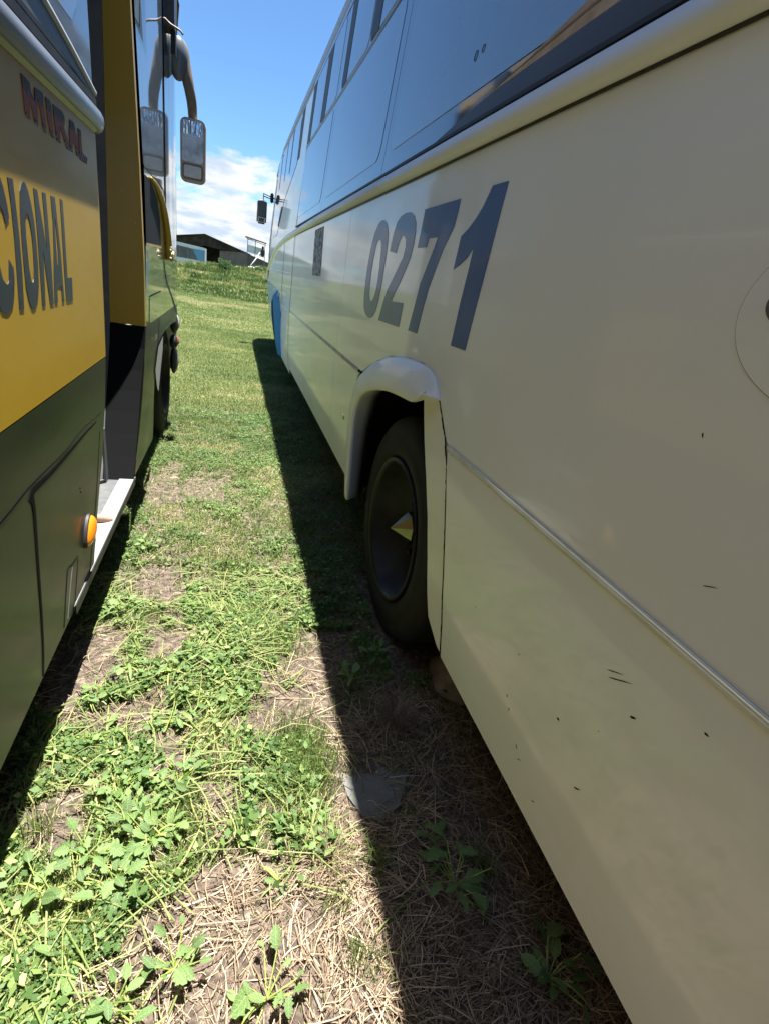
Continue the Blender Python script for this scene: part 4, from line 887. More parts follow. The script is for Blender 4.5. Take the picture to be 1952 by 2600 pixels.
# roof and closed far side
rlL = [(-0.470, 3.2), (-0.50, 3.30), (-0.6, 3.38), (-0.9, 3.45), (-1.7, 3.5), (-2.6, 3.42), (-2.9, 3.2), (-2.9, 0.40), (-0.75, 0.40)]
bm = bmesh.new(); rows = [[bm.verts.new((x, y, z)) for x, z in rlL] for y in (-6.0, 5.5)]
for a, b2 in zip(rows, rows[1:]):
    for i in range(len(a) - 1): bm.faces.new((a[i], a[i + 1], b2[i + 1], b2[i]))
bm.faces.new(rows[1]); obj('roof', bm, YELLOW, LB)
boxo('underbody', GAP, LB, -2.85, -0.75, -6.0, 5.45, 0.36, 0.40)
boxo('chassis_shade_block', GAP, LB, -2.7, -1.0, -6.0, 5.2, 0.14, 0.35)  # added unseen mass that keeps the ground below dark
boxo('inner_frame', GAP, LB, -0.62, -0.54, -6.0, 1.80, 0.38, 3.2)
# roof visor: brown board hanging at the top front corner
plate('roof_visor', [(4.35, 2.72), (4.47, 2.715), (4.55, 2.95), (4.58, 3.2), (4.36, 3.2), (4.35, 3.0)], -0.452, 0.05, MHOUS, LB)
boxo('visor_pin', BLACK, LB, -0.43, -0.40, 4.40, 4.46, 2.60, 2.72)
# mirror on a bent arm
ml_ = bpy.data.objects.new('mirror', None); COL.objects.link(ml_); ml_.parent = LB; ml_.matrix_parent_inverse = Matrix.Translation(-Vector(LB.location))
MY = 4.70
def rrect(x0, x1, z0, z1, r, n=6, skew=0.0):
    pts = []
    for cx_, cz_, a0 in ((x1 - r, z1 - r, 0), (x0 + r, z1 - r, 90), (x0 + r, z0 + r, 180), (x1 - r, z0 + r, 270)):
        for k in range(n + 1):
            a = math.radians(a0 + 90 * k / n); x = cx_ + r * math.cos(a); z = cz_ + r * math.sin(a); pts.append((x + skew * (z - z0), z))
    return pts
bm = bmesh.new()
oq = rrect(-0.402, -0.228, 1.945, 2.345, 0.042); front = [bm.verts.new((x, MY, z)) for x, z in oq]
c0 = Vector((-0.315, 0, 2.145)); mid = [bm.verts.new((x + (x - c0.x) * 0.03, MY + 0.03, z)) for x, z in oq]; back = [bm.verts.new((c0.x + (x - c0.x) * .8, MY + 0.10, c0.z + (z - c0.z) * .85)) for x, z in oq]
nn_ = len(oq)
for a, b2 in ((front, mid), (mid, back)):
    for i in range(nn_): j = (i + 1) % nn_; bm.faces.new((a[i], a[j], b2[j], b2[i]))
bm.faces.new(back[::-1]); bm.faces.new(front)
obj('mirror_housing', bm, mat('tan_housing', (0.52, 0.44, 0.33), 0.5, noise=(30, 5, (0.36, 0.30, 0.22), 0.4, 0.75)), ml_)
plate('mirror_glass', rrect(-0.390, -0.243, 2.075, 2.330, 0.02), MY - 0.002, 0.003, MIRROR, ml_, axis='Y')
plate('mirror_reflection_strip', [(-0.386, 2.248), (-0.36, 2.243), (-0.335, 2.25), (-0.31, 2.244), (-0.285, 2.25), (-0.262, 2.243), (-0.248, 2.247), (-0.246, 2.318), (-0.262, 2.328), (-0.372, 2.328), (-0.386, 2.318)], MY - 0.004, 0.002, STREAKS, ml_, axis='Y')  # added zigzag strip standing in for streaky reflections in the glass
plate('small_mirror_frame', rrect(-0.388, -0.243, 1.965, 2.066, 0.018), MY - 0.004, 0.003, BROWN, ml_, axis='Y')
plate('small_mirror', rrect(-0.376, -0.255, 1.978, 2.054, 0.012), MY - 0.007, 0.003, mat('old_mirror', (0.60, 0.60, 0.58), 0.25, noise=(30, 4, (0.68, 0.68, 0.66), 0.4, 0.7)), ml_, axis='Y')
bm = bmesh.new()
ap = smooth_line([(-0.452, MY + .02, 2.70), (-0.425, MY + .0, 2.735), (-0.392, MY, 2.71), (-0.370, MY, 2.63), (-0.345, MY, 2.53), (-0.325, MY + .02, 2.44), (-0.318, MY + .04, 2.34)], 4)
tube(bm, ap, [0.040, 0.044, 0.048, 0.052, 0.053, 0.053, 0.052, 0.050, 0.048, 0.046, 0.044, 0.042, 0.041, 0.040, 0.039, 0.038, 0.037, 0.036, 0.036, 0.035, 0.034, 0.033, 0.032, 0.031, 0.030][:len(ap)], 12)
obj('mirror_arm', bm, BROWN, ml_, True)
bm = bmesh.new(); bmesh.ops.create_uvsphere(bm, u_segments=20, v_segments=12, radius=1, matrix=Matrix.Translation((-0.408, MY - 0.03, 2.655)) @ Matrix.Diagonal((0.062, 0.045, 0.125, 1)))
obj('arm_cover', bm, mat('grey_cover', (0.13, 0.15, 0.155), 0.35, coat=0.3), ml_, True)
# dry twig caught on the arm
tw = tubeo('twig', smooth_line([(-0.49, 4.25, 2.70), (-0.455, 4.22, 2.715), (-0.415, 4.22, 2.695), (-0.385, 4.2, 2.68), (-0.355, 4.2, 2.67), (-0.34, 4.2, 2.655)], 3), 0.006, BROWN, None, n=6)
tag(tw, 'thin dry twig lodged across the roof visor above the mirror arm', 'twig')

# ================================================================== BACKGROUND
sh = empty('open_shed', (-4.5, 130, 0)); tag(sh, 'wide dark open shed with low gabled roof on the rise', 'shed')
def poly3(name, faces, m, parent, th=None):
    bm = bmesh.new(); cache = {}
    for f in faces:
        vs = []
        for p in f:
            if p not in cache: cache[p] = bm.verts.new(p)
            vs.append(cache[p])
        bm.faces.new(vs)
    return obj(name, bm, m, parent)
G0, G1, G2 = (-20.0, 133, 3.4), (-6.27, 130, 6.22), (3.4, 126, 3.75)
B0, B1, B2 = (-24.0, 155, 3.4), (-9.5, 160, 6.6), (1.5, 158, 3.7)
poly3('roof', [(G0, G1, B1, B0), (G1, G2, B2, B1)], SHEDR, sh)
e = 0.28
poly3('fascia', [(G1, G2, (G2[0], G2[1], G2[2] - e), (G1[0], G1[1], G1[2] - e))], SHEDT, sh)
poly3('fascia', [(G0, G1, (G1[0], G1[1], G1[2] - .15), (G0[0], G0[1], G0[2] - .15))], SHEDR, sh)
poly3('back_wall', [((-24, 157, -0.5), (1.5, 157, -0.5), (1.5, 157, 3.75), (-9.5, 157, 6.75), (-24, 157, 3.5))], SHEDR, sh)
poly3('gable_lining', [((-20.0, 134, 1.2), (-20.0, 134, 3.3), (-6.27, 131, 6.1), (3.3, 127, 3.7), (-2.0, 129, 3.6), (-6.3, 131, 3.9))], SHEDR, sh)
for x, y in ((-12, 131.5), (-7.2, 130.5), (-2, 128.5), (2.9, 126.6)): boxo('post', SHEDT, sh, x, x + 0.25, y, y + 0.25, -0.5, 3.6)
# parked bus far behind the rise
fb = empty('bus', (-7, 100, 0)); tag(fb, 'distant white bus with blue slanted rear panel parked before the shed', 'bus')
YB = 100.0
plate('body', [(-14, -0.2), (-4.62, -0.2), (-4.62, 2.9), (-5.0, 2.98), (-14, 3.5)], YB, 2.4, WHITEP, fb, axis='Y')
plate('window_band', [(-14, 0.95), (-5.75, 0.92), (-6.25, 2.45), (-6.9, 2.55), (-14, 3.05)], YB - 0.03, 0.02, FARGL, fb, axis='Y')
plate('blue_panel', [(-5.65, 0.45), (-4.85, 0.45), (-4.78, 2.55), (-6.7, 2.56)], YB - 0.06, 0.02, FARBL, fb, axis='Y')
for x in (-13, -11.6, -10.2, -8.8, -7.5): plate('window_post', [(x, 0.93), (x + 0.12, 0.93), (x + 0.12, 2.7), (x, 2.7)], YB - 0.05, 0.02, STEEL, fb, axis='Y')
for x in (-11.5, -5.6): tubeo('wheel', [(x, YB - 0.05, 0.35), (x, YB + 0.3, 0.35)], 0.5, BLACK, fb, n=20)
wv_ = empty('wall', (-0.2, 110, 0)); tag(wv_, 'plain brown block wall below the shed eave', 'wall')
plate('wall_face', [(-2.62, -0.5), (2.15, -0.5), (2.15, 3.62), (-2.62, 3.10)], 110, 0.3, WALLB, wv_, axis='Y')
plate('coping', [(-2.7, 3.101), (2.2, 3.625), (2.2, 3.74), (-2.7, 3.2)], 109.9, 0.5, SHEDT, wv_, axis='Y')
w2 = tag(plate('wall', [(2.16, -0.5), (7.4, -0.5), (7.4, 2.3), (4.4, 3.05), (2.16, 3.60)], 112, 0.3, mat('dark_bank', (0.10, 0.085, 0.07), 0.95, noise=(0.5, 6, (0.17, 0.14, 0.11), 0.4, 0.65)), axis='Y'), 'low sloping dark wall right of the brown block wall', 'wall')
# raised steel hut
hut = empty('lookout_hut', (2.2, 60, 1)); tag(hut, 'raised open steel hut with slanted roof and pale panel', 'hut')
yh = 60.0
plate('panel', [(1.30, 2.78), (2.95, 2.55), (2.95, 3.25), (1.30, 3.42)], yh + 0.02, 0.05, WHITEP, hut, axis='Y')
for x, z1 in ((1.24, 4.02), (2.02, 3.92), (2.98, 3.80)): boxo('post', STEEL, hut, x, x + 0.06, yh - 0.03, yh + 0.03, 0.3, z1)
plate('roof', [(1.02, 4.06), (3.15, 3.78), (3.15, 3.83), (1.02, 4.13)], yh - 0.6, 1.8, STEEL, hut, axis='Y')
tubeo('roof_beam', [(1.15, yh, 3.95), (3.1, yh, 3.62)], 0.03, STEEL, hut, n=6)
tubeo('brace', [(1.3, yh, 3.85), (2.0, yh - .3, 3.98)], 0.02, STEEL, hut, n=6)
plate('floor_beam', [(1.25, 2.72), (3.1, 2.42), (3.1, 2.48), (1.25, 2.78)], yh - 0.1, 0.2, WHITEP, hut, axis='Y')
sq = empty('machine', (2.7, 59.5, 2.5)); tag(sq, 'dark upright machine standing in the raised hut', 'machine')
bm = bmesh.new(); box(bm, 2.62, 2.95, 59.4, 59.7, 2.50, 3.15, 0.05); obj('body', bm, BLACK, sq)
bm = bmesh.new(); box(bm, 2.68, 2.9, 59.4, 59.7, 3.15, 3.5, 0.06); obj('head', bm, BLACK, sq)
ch = tubeo('chute', [(2.50, 59.3, 2.85), (2.05, 58.5, 2.1), (1.55, 57.5, 1.45)], 0.035, WHITEP, None, n=8); tag(ch, 'thin pale pole slanting from the raised hut to the ground', 'pole')

# leafy stuff ------------------------------------------------------
def leaf_mat(name, stops, trans=0.25, rough=0.55, spec=0.3):
    m = bpy.data.materials.new(name); m.use_nodes = True; t = m.node_tree; b = t.nodes['Principled BSDF']
    b.inputs['Roughness'].default_value = rough; b.inputs['Specular IOR Level'].default_value = spec
    at = t.nodes.new('ShaderNodeAttribute'); at.attribute_name = 'tint'
    c = ramp(t, at.outputs['Fac'], stops)
    t.links.new(c, b.inputs['Base Color'])
    tr = t.nodes.new('ShaderNodeBsdfTranslucent'); t.links.new(c, tr.inputs[0])
    mxs = t.nodes.new('ShaderNodeMixShader'); mxs.inputs[0].default_value = trans
    t.links.new(b.outputs[0], mxs.inputs[1]); t.links.new(tr.outputs[0], mxs.inputs[2]); t.links.new(mxs.outputs[0], t.nodes['Material Output'].inputs[0])
    return m
GRASSM = leaf_mat('grass_blades', [(0.0, (0.040, 0.075, 0.014)), (0.35, (0.095, 0.150, 0.032)), (0.62, (0.180, 0.235, 0.062)), (0.80, (0.31, 0.31, 0.115)), (1.0, (0.46, 0.385, 0.215))], 0.3)
STRAWM = leaf_mat('straw', [(0.0, (0.07, 0.048, 0.032)), (0.4, (0.19, 0.132, 0.085)), (0.75, (0.36, 0.26, 0.165)), (1.0, (0.56, 0.43, 0.28))], 0.1, 0.6, 0.3)
CLOVM = leaf_mat('clover_leaves', [(0.0, (0.035, 0.080, 0.018)), (0.5, (0.095, 0.170, 0.042)), (0.85, (0.20, 0.275, 0.080)), (1.0, (0.34, 0.37, 0.13))], 0.3)

def blades(name, x, y, length, width, lean, tint, m, droop=0.5, label=None, cat=None, z_off=0.0):
    n = len(x); az = rng.random(n) * 2 * np.pi; ln = lean
    z = terrain(x, y) - 0.003 + z_off
    dx = np.cos(az); dy = np.sin(az); wz = az + np.pi / 2 + (rng.random(n) - .5) * 1.2; wx = np.cos(wz) * width / 2; wy = np.sin(wz) * width / 2
    c0 = np.stack([x, y, z], -1)
    m1 = c0 + np.stack([dx * length * 0.5 * np.sin(ln * (1 - droop * 0.5)), dy * length * 0.5 * np.sin(ln * (1 - droop * 0.5)), length * 0.5 * np.cos(ln * (1 - droop * .5))], -1)
    l2 = np.minimum(ln * (1 + droop), 1.65)
    tip = m1 + np.stack([dx * length * 0.5 * np.sin(l2), dy * length * 0.5 * np.sin(l2), length * 0.5 * np.cos(l2)], -1)
    W = np.stack([wx, wy, np.zeros(n)], -1)
    V = np.stack([c0 - W, c0 + W, m1 - W * .8, m1 + W * .8, tip], 1).reshape(-1, 3)
    k = np.arange(n) * 5
    F1 = np.stack([k, k + 1, k + 3, k, k + 3, k + 2, k + 2, k + 3, k + 4], 1).reshape(-1, 3)
    me = np_mesh(name, V, F1, np.repeat(tint, 5)); return me
def sample(n, x0, x1, y0, y1, dfun, seed):
    r = np.random.default_rng(seed); x = x0 + (x1 - x0) * r.random(n); y = y0 + (y1 - y0) * r.random(n); k = r.random(n) < dfun(x, y)
    return x[k], y[k]
def clear(x, y, v):
    """thin out below the bus bodies and off the slab and wheel"""
    v = np.where((x > 0.98) | (x < -0.80), v * 0.15, v)
    d = (np.abs(y - CY) < 0.42) & (x > 0.68); v = np.where(d, 0, v)
    s = ((x - 0.43) / 0.11) ** 2 + ((y - 1.03) / 0.11) ** 2 < 1.0
    return np.where(s, v * 0.25, v)
parts_ = []
def join_np(meshes):
    pass
def add_blades(acc, x, y, L_, W_, lean, tint, **k):
    me = blades('tmp', x, y, L_, W_, lean, tint, None, **k)
    n = len(me.vertices); co = np.empty(n * 3, np.float32); me.vertices.foreach_get('co', co); f = np.empty(len(me.loops), np.int32); me.loops.foreach_get('vertex_index', f)
    tv = np.empty(n, np.float32); me.attributes['tint'].data.foreach_get('value', tv)
    bpy.data.meshes.remove(me)
    acc.append((co.reshape(-1, 3), f.reshape(-1, 3), tv))
def finish(acc, name, m, label, cat=None):
    off = 0; C_, F_, T_ = [], [], []
    for c, f, tv in acc: C_.append(c); F_.append(f + off); T_.append(tv); off += len(c)
    me = np_mesh(name, np.concatenate(C_), np.concatenate(F_), np.concatenate(T_))
    o = link(name, me, m); tag(o, label, kind='stuff'); return o
G = []
tn = lambda x, y, s, sd: np.clip(0.15 + 0.75 * fbm(x, y, s, sd) + rng.normal(0, 0.16, len(x)), 0, 1)
# near 0.3 .. 2
x, y = sample(210000, -0.95, 1.35, 0.25, 2.0, lambda x, y: clear(x, y, 0.95 * green(x, y) ** 1.3 + 0.03), 1)
add_blades(G, x, y, rng.uniform(0.012, 0.045, len(x)) * (0.7 + green(x, y)), rng.uniform(0.0014, 0.0038, len(x)), rng.uniform(0.2, 1.3, len(x)), tn(x, y, 5, 31))
# tufts of long grass
for cx_, cy_, n, h in ((0.29, 1.10, 900, 0.085), (0.26, 1.22, 700, 0.08), (0.34, 0.58, 60, 0.10), (0.20, 1.03, 260, 0.07), (0.30, 0.70, 50, 0.11), (0.42, 0.78, 60, 0.12), (0.72, 0.72, 70, 0.10), (-0.52, 1.35, 120, 0.08), (-0.05, 1.45, 350, 0.06), (0.26, 1.75, 400, 0.06), (0.5, 1.45, 200, 0.07), (0.60, 1.55, 220, 0.07), (-0.44, 1.02, 70, 0.12), (0.05, 2.35, 600, 0.06), (-0.30, 1.95, 300, 0.06)):
    x = rng.normal(cx_, 0.05 if n > 150 else 0.02, n); y = rng.normal(cy_, 0.06 if n > 150 else 0.02, n)
    add_blades(G, x, y, rng.uniform(0.5, 1.1, n) * h, rng.uniform(0.0016, 0.0032, n), rng.uniform(0.05, 0.7, n), np.clip(rng.normal(0.42, 0.16, n), 0, 1), droop=0.9)
# 2 .. 5
x, y = sample(180000, -0.95, 1.2, 2.0, 5.2, lambda x, y: clear(x, y, 0.95 * green(x, y) + 0.06), 2)
add_blades(G, x, y, rng.uniform(0.014, 0.042, len(x)), rng.uniform(0.0024, 0.0058, len(x)), rng.uniform(0.2, 1.2, len(x)), tn(x, y, 3, 32))
# 5 .. 13
x, y = sample(170000, -1.4, 1.6, 5.2, 13.0, lambda x, y: 0.55 + 0.4 * sstep(0.4, 0.6, fbm(x, y, 1.2, 51)), 3)
add_blades(G, x, y, rng.uniform(0.02, 0.055, len(x)), rng.uniform(0.004, 0.008, len(x)), rng.uniform(0.2, 1.2, len(x)), np.clip(tn(x, y, 0.8, 33) - 0.10 + 0.22 * sstep(0.5, 0.65, fbm(x, y, 0.8, 52)), 0, 1))
# 13 .. 24
x, y = sample(120000, -2.6, 2.6, 13.0, 24.0, lambda x, y: 0.8 + 0 * x, 4)
add_blades(G, x, y, rng.uniform(0.03, 0.07, len(x)), rng.uniform(0.008, 0.016, len(x)), rng.uniform(0.2, 1.2, len(x)), np.clip(tn(x, y, 0.5, 34) - 0.10 + 0.25 * sstep(0.48, 0.62, fbm(x, y, 0.5, 53)), 0, 1))
# tall weeds on the rise
x, y = sample(90000, -4.6, 4.2, 23.0, 43.0, lambda x, y: 0.35 + 0.6 * sstep(0.42, 0.6, fbm(x, y, 0.7, 54)), 5)
hh = 0.10 + 0.22 * (0.5 + sstep(0.45, 0.65, fbm(x, y, 1.3, 58))) * sstep(24, 30, y) * (0.4 + fbm(x, y, 0.6, 55))
add_blades(G, x, y, rng.uniform(0.5, 1.1, len(x)) * hh, rng.uniform(0.02, 0.055, len(x)), rng.uniform(0.05, 0.9, len(x)), np.clip(0.12 + 0.45 * sstep(0.42, 0.66, fbm(x, y, 0.42, 56)) + 0.35 * sstep(0.45, 0.62, fbm(x, y, 1.6, 57)) + rng.normal(0, 0.13, len(x)) + 0.12 * sstep(36, 41, y), 0, 1))
finish(G, 'grass', GRASSM, 'short green grass covering the sunlit strip and the field')

# clover-like ground cover: little tilted leaf quads
def quads(x, y, size, hgt, tint, tilt_=0.8):
    n = len(x); z = terrain(x, y) + hgt
    a = rng.random(n) * 2 * np.pi; ti = rng.random(n) * tilt_; b_ = rng.random(n) * 2 * np.pi
    nrm = np.stack([np.sin(ti) * np.cos(b_), np.sin(ti) * np.sin(b_), np.cos(ti)], -1)
    u = np.stack([np.cos(a), np.sin(a), np.zeros(n)], -1); u -= nrm * (u * nrm).sum(-1, keepdims=True); u /= np.linalg.norm(u, axis=-1, keepdims=True)
    v = np.cross(nrm, u); c = np.stack([x, y, z], -1); s = size[:, None]
    V = np.stack([c - u * s, c - v * s * .62 + u * s * .1, c + u * s * 1.0, c + v * s * .62 + u * s * .1], 1).reshape(-1, 3)
    k = np.arange(n) * 4; F_ = np.stack([k, k + 1, k + 2, k, k + 2, k + 3], 1).reshape(-1, 3)
    return V, F_, np.repeat(tint, 4)
Cc = []
x, y = sample(120000, -0.9, 1.15, 0.4, 2.2, lambda x, y: clear(x, y, 1.0 * sstep(0.30, 0.65, green(x, y)) * sstep(0.32, 0.56, fbm(x, y, 4.5, 61))), 6)
Cc.append(quads(x, y, rng.uniform(0.0026, 0.0078, len(x)) * np.where(rng.random(len(x)) < 0.06, 1.8, 1), rng.uniform(0.004, 0.040, len(x)), np.clip(0.1 + 0.8 * fbm(x, y, 4, 62) + rng.normal(0, .18, len(x)), 0, 1)))
x, y = sample(110000, -0.9, 1.1, 2.2, 5.5, lambda x, y: clear(x, y, 0.9 * green(x, y) * sstep(0.33, 0.55, fbm(x, y, 3, 63))), 7)
Cc.append(quads(x, y, rng.uniform(0.0035, 0.0095, len(x)) * np.where(rng.random(len(x)) < 0.05, 1.8, 1), rng.uniform(0.004, 0.042, len(x)), np.clip(0.1 + 0.8 * fbm(x, y, 3, 64) + rng.normal(0, .18, len(x)), 0, 1)))
x, y = sample(16000, -0.85, 0.95, 0.5, 2.4, lambda x, y: clear(x, y, sstep(0.25, 0.7, green(x, y)) * sstep(0.42, 0.55, fbm(x, y, 5, 65))), 17)
Cc.append(quads(x, y, rng.uniform(0.007, 0.016, len(x)), rng.uniform(0.012, 0.050, len(x)), np.clip(rng.normal(0.55, .25, len(x)), 0, 1), 1.0))
finish(Cc, 'ground_cover', CLOVM, 'low small leaved clover and weeds between the grass')

# straw: long thin nearly flat stems
St = []
def straw_d(x, y):
    z1 = (1 - sstep(0.72, 1.00, y + (vnoise(x, y, 6, 71) - .5) * 0.35)) * sstep(-0.36, -0.10, x)
    z2 = np.exp(-(((x - 0.62) / 0.22) ** 2 + ((y - 1.12) / 0.28) ** 2))
    return clear(x, y, np.clip(0.05 + 0.85 * z1 + 0.8 * z2 + 0.05 * (y < 2.2) + 0.25 * np.clip(vnoise(x, y, 2.2, 79) - 0.6, 0, 1), 0, 1) * (0.45 + 0.55 * sstep(0.35, 0.6, fbm(x, y, 6, 72))))
def straws(n, x0, x1, y0, y1, lmin, lmax, seed, dfun, wmin=0.0010, wmax=0.0024):
    x, y = sample(n, x0, x1, y0, y1, dfun, seed); n = len(x)
    a = 9.0 * fbm(x, y, 2.6, 81, 2) + rng.normal(0, 0.75, n); L_ = rng.uniform(lmin, lmax, n); wd = rng.uniform(wmin, wmax, n); bend = rng.normal(0, 0.22, n)
    z0 = terrain(x, y); h = rng.uniform(0.001, 0.016, n); ri = rng.normal(0, 0.010, n)
    pts = []
    for t_, lift in ((-1, 0), (-0.33, 0.6), (0.33, 0.6), (1, 0)):
        aa = a + bend * t_; px_ = x + np.cos(a) * L_ * t_ * .5 - np.sin(a) * bend * L_ * .35 * (1 - t_ * t_); py_ = y + np.sin(a) * L_ * t_ * .5 + np.cos(a) * bend * L_ * .35 * (1 - t_ * t_)
        pz = np.maximum(z0 + h * (0.5 + lift) + ri * t_, terrain(px_, py_) + 0.001)
        pts.append(np.stack([px_, py_, pz], -1))
    W = np.stack([-np.sin(a) * wd / 2, np.cos(a) * wd / 2, wd * rng.uniform(-.3, .3, n)], -1); U = np.stack([np.zeros(n), np.zeros(n), wd * .6], -1)
    V = []
    for p in pts: V += [p - W, p + U, p + W]
    V = np.stack(V, 1).reshape(-1, 3); k = np.arange(n) * 12; F_ = []
    for s in range(3):
        for q_ in range(2):
            A = k + s * 3 + q_; F_ += [np.stack([A, A + 1, A + 4], 1), np.stack([A, A + 4, A + 3], 1)]
    return V, np.concatenate(F_), np.repeat(np.clip(rng.normal(0.60, 0.27, n), 0, 1), 12)
St.append(straws(13000, -0.6, 1.3, 0.28, 1.7, 0.03, 0.15, 8, straw_d, 0.0010, 0.0030))
St.append(straws(30000, -0.85, 1.3, 0.28, 2.4, 0.010, 0.04, 9, straw_d, 0.0008, 0.0018))
St.append(straws(9000, -0.8, 1.0, 1.2, 5.0, 0.02, 0.07, 10, lambda x, y: clear(x, y, 0.35 + 0 * x), 0.0012, 0.0026))
lv = lambda x, y: clear(x, y, sstep(0.15, 0.5, green(x, y)) * 0.8 * (x < 0.36) + 0.02)
gs = straws(2300, -0.6, 0.6, 0.5, 2.3, 0.06, 0.20, 14, lv, 0.0022, 0.0046)
# dry radial tussock under the bus edge
n = 420; a = rng.random(n) * 2 * np.pi
for cx_, cy_, n, L0 in ((0.63, 1.27, 420, 0.16), (0.30, 0.82, 160, 0.12)):
    x = rng.normal(cx_, 0.022, n); y = rng.normal(cy_, 0.022, n)
    add_blades(St, x, y, rng.uniform(0.6, 1.1, n) * L0, rng.uniform(0.0012, 0.0022, n), rng.uniform(0.6, 1.4, n), np.clip(rng.normal(0.45, 0.2, n), 0, 1), droop=0.3)
G_stem = [(gs[0] + np.array([0, 0, 0.022]), gs[1], np.clip(gs[2] * 0.3 + 0.50, 0, 1))]
x, y = sample(60000, -0.75, 1.3, 0.3, 2.6, lambda x, y: clear(x, y, 0.9 + 0 * x), 18)
St.append(quads(x, y, rng.uniform(0.0006, 0.0022, len(x)), rng.uniform(0.0005, 0.004, len(x)), np.clip(rng.normal(0.35, .3, len(x)), 0, 1), 1.2))
finish(G_stem, 'fallen_stems', GRASSM, 'long pale green stems lying across the weeds')
finish(St, 'straw', STRAWM, 'dry pale straw lying over the bare soil')
# pebbles
def pebbles():
    V, F_ = [], []; off = 0
    ico = bmesh.new(); bmesh.ops.create_icosphere(ico, subdivisions=1, radius=1); iv = np.array([v.co[:] for v in ico.verts]); iff = np.array([[v.index for v in f.verts] for f in ico.faces]); ico.free()
    x, y = sample(900, -0.7, 1.1, 0.3, 3.6, lambda x, y: np.clip(0.15 + bare(x, y), 0, 1), 12)
    for i in range(len(x)):
        s = random.uniform(0.002, 0.007); c = np.array([x[i], y[i], float(terrain(x[i], y[i])) + s * .2])
        V.append(iv * (s * np.array([random.uniform(.7, 1.3), random.uniform(.7, 1.3), random.uniform(.4, .8)])) * (1 + 0.2 * (rng.random((len(iv), 1)) - .5)) + c); F_.append(iff + off); off += len(iv)
    me = np_mesh('pebbles', np.concatenate(V), np.concatenate(F_)); o = link('pebbles', me, mat('pebble_stone', (0.30, 0.26, 0.21), 0.9, noise=(30, 3, (0.16, 0.13, 0.10), 0.4, 0.6))); tag(o, 'scattered small pebbles on bare soil', kind='stuff')
pebbles()

# slab and stones ---------------------------------------------------
zs = float(terrain(0.43, 1.03))
sb = [(x_ + 0.034, y_) for x_, y_ in [(0.338, 1.10), (0.375, 1.165), (0.47, 1.120), (0.485, 1.07), (0.565, 1.04), (0.535, 0.985), (0.50, 0.93), (0.44, 0.905), (0.385, 0.925), (0.355, 0.99)]]
bm = bmesh.new(); tp = [bm.verts.new((x, y, zs + 0.004 + random.uniform(-.002, .002))) for x, y in sb]; bt = [bm.verts.new((x * 1.02 - .008, y, zs - 0.03)) for x, y in sb]
bm.faces.new(tp)
for i in range(len(sb)): j = (i + 1) % len(sb); bm.faces.new((tp[i], tp[j], bt[j], bt[i]))
tag(obj('stone_slab', bm, CONC), 'flat grey broken slab lying in the shade at the edge of the sunlight', 'stone')
def rock(name, x, y, r, sc, m, label, seed, lift=0.3):
    bm = bmesh.new(); bmesh.ops.create_icosphere(bm, subdivisions=3, radius=r)
    rd = random.Random(seed); ph = [rd.uniform(0, 6) for _ in range(6)]
    for v in bm.verts:
        c = v.co.normalized(); k = 1 + 0.16 * math.sin(3 * c.x + ph[0]) + 0.12 * math.sin(5 * c.y + ph[1]) + 0.10 * math.sin(6 * c.z + ph[2]) + 0.05 * math.sin(11 * c.x + 9 * c.y + ph[3])
        v.co = Vector((v.co.x * sc[0] * k, v.co.y * sc[1] * k, v.co.z * sc[2] * k))
    o = obj(name, bm, m, None, True); o.location = (x, y, float(terrain(x, y)) + r * lift * sc[2]); tag(o, label, 'stone'); return o
rock('rock', 0.905, 1.42, 0.085, (1.0, 1.35, 0.8), ROCKM, 'brown rounded rock just behind the rear wheel of the cream bus', 3)
WST = mat('pale_stone', (0.55, 0.52, 0.47), 0.9, noise=(3, 5, (0.38, 0.34, 0.3), 0.4, 0.7))
for i, (x, y, r, lb) in enumerate(((0.35, 40.8, 0.15, 'pale rock on the rise just right of the green bush'), (1.25, 40.5, 0.20, 'pale rock on the rise at the foot of the slanting pole'), (1.75, 40.2, 0.22, 'pale rock on the rise beside the bus windscreen edge'), (0.72, 41.2, 0.13, 'smallest pale rock on the rise between two larger rocks'))):
    rock('rock', x, y, r, (1.6, 1, 0.8), WST, lb, 10 + i, 0.6)
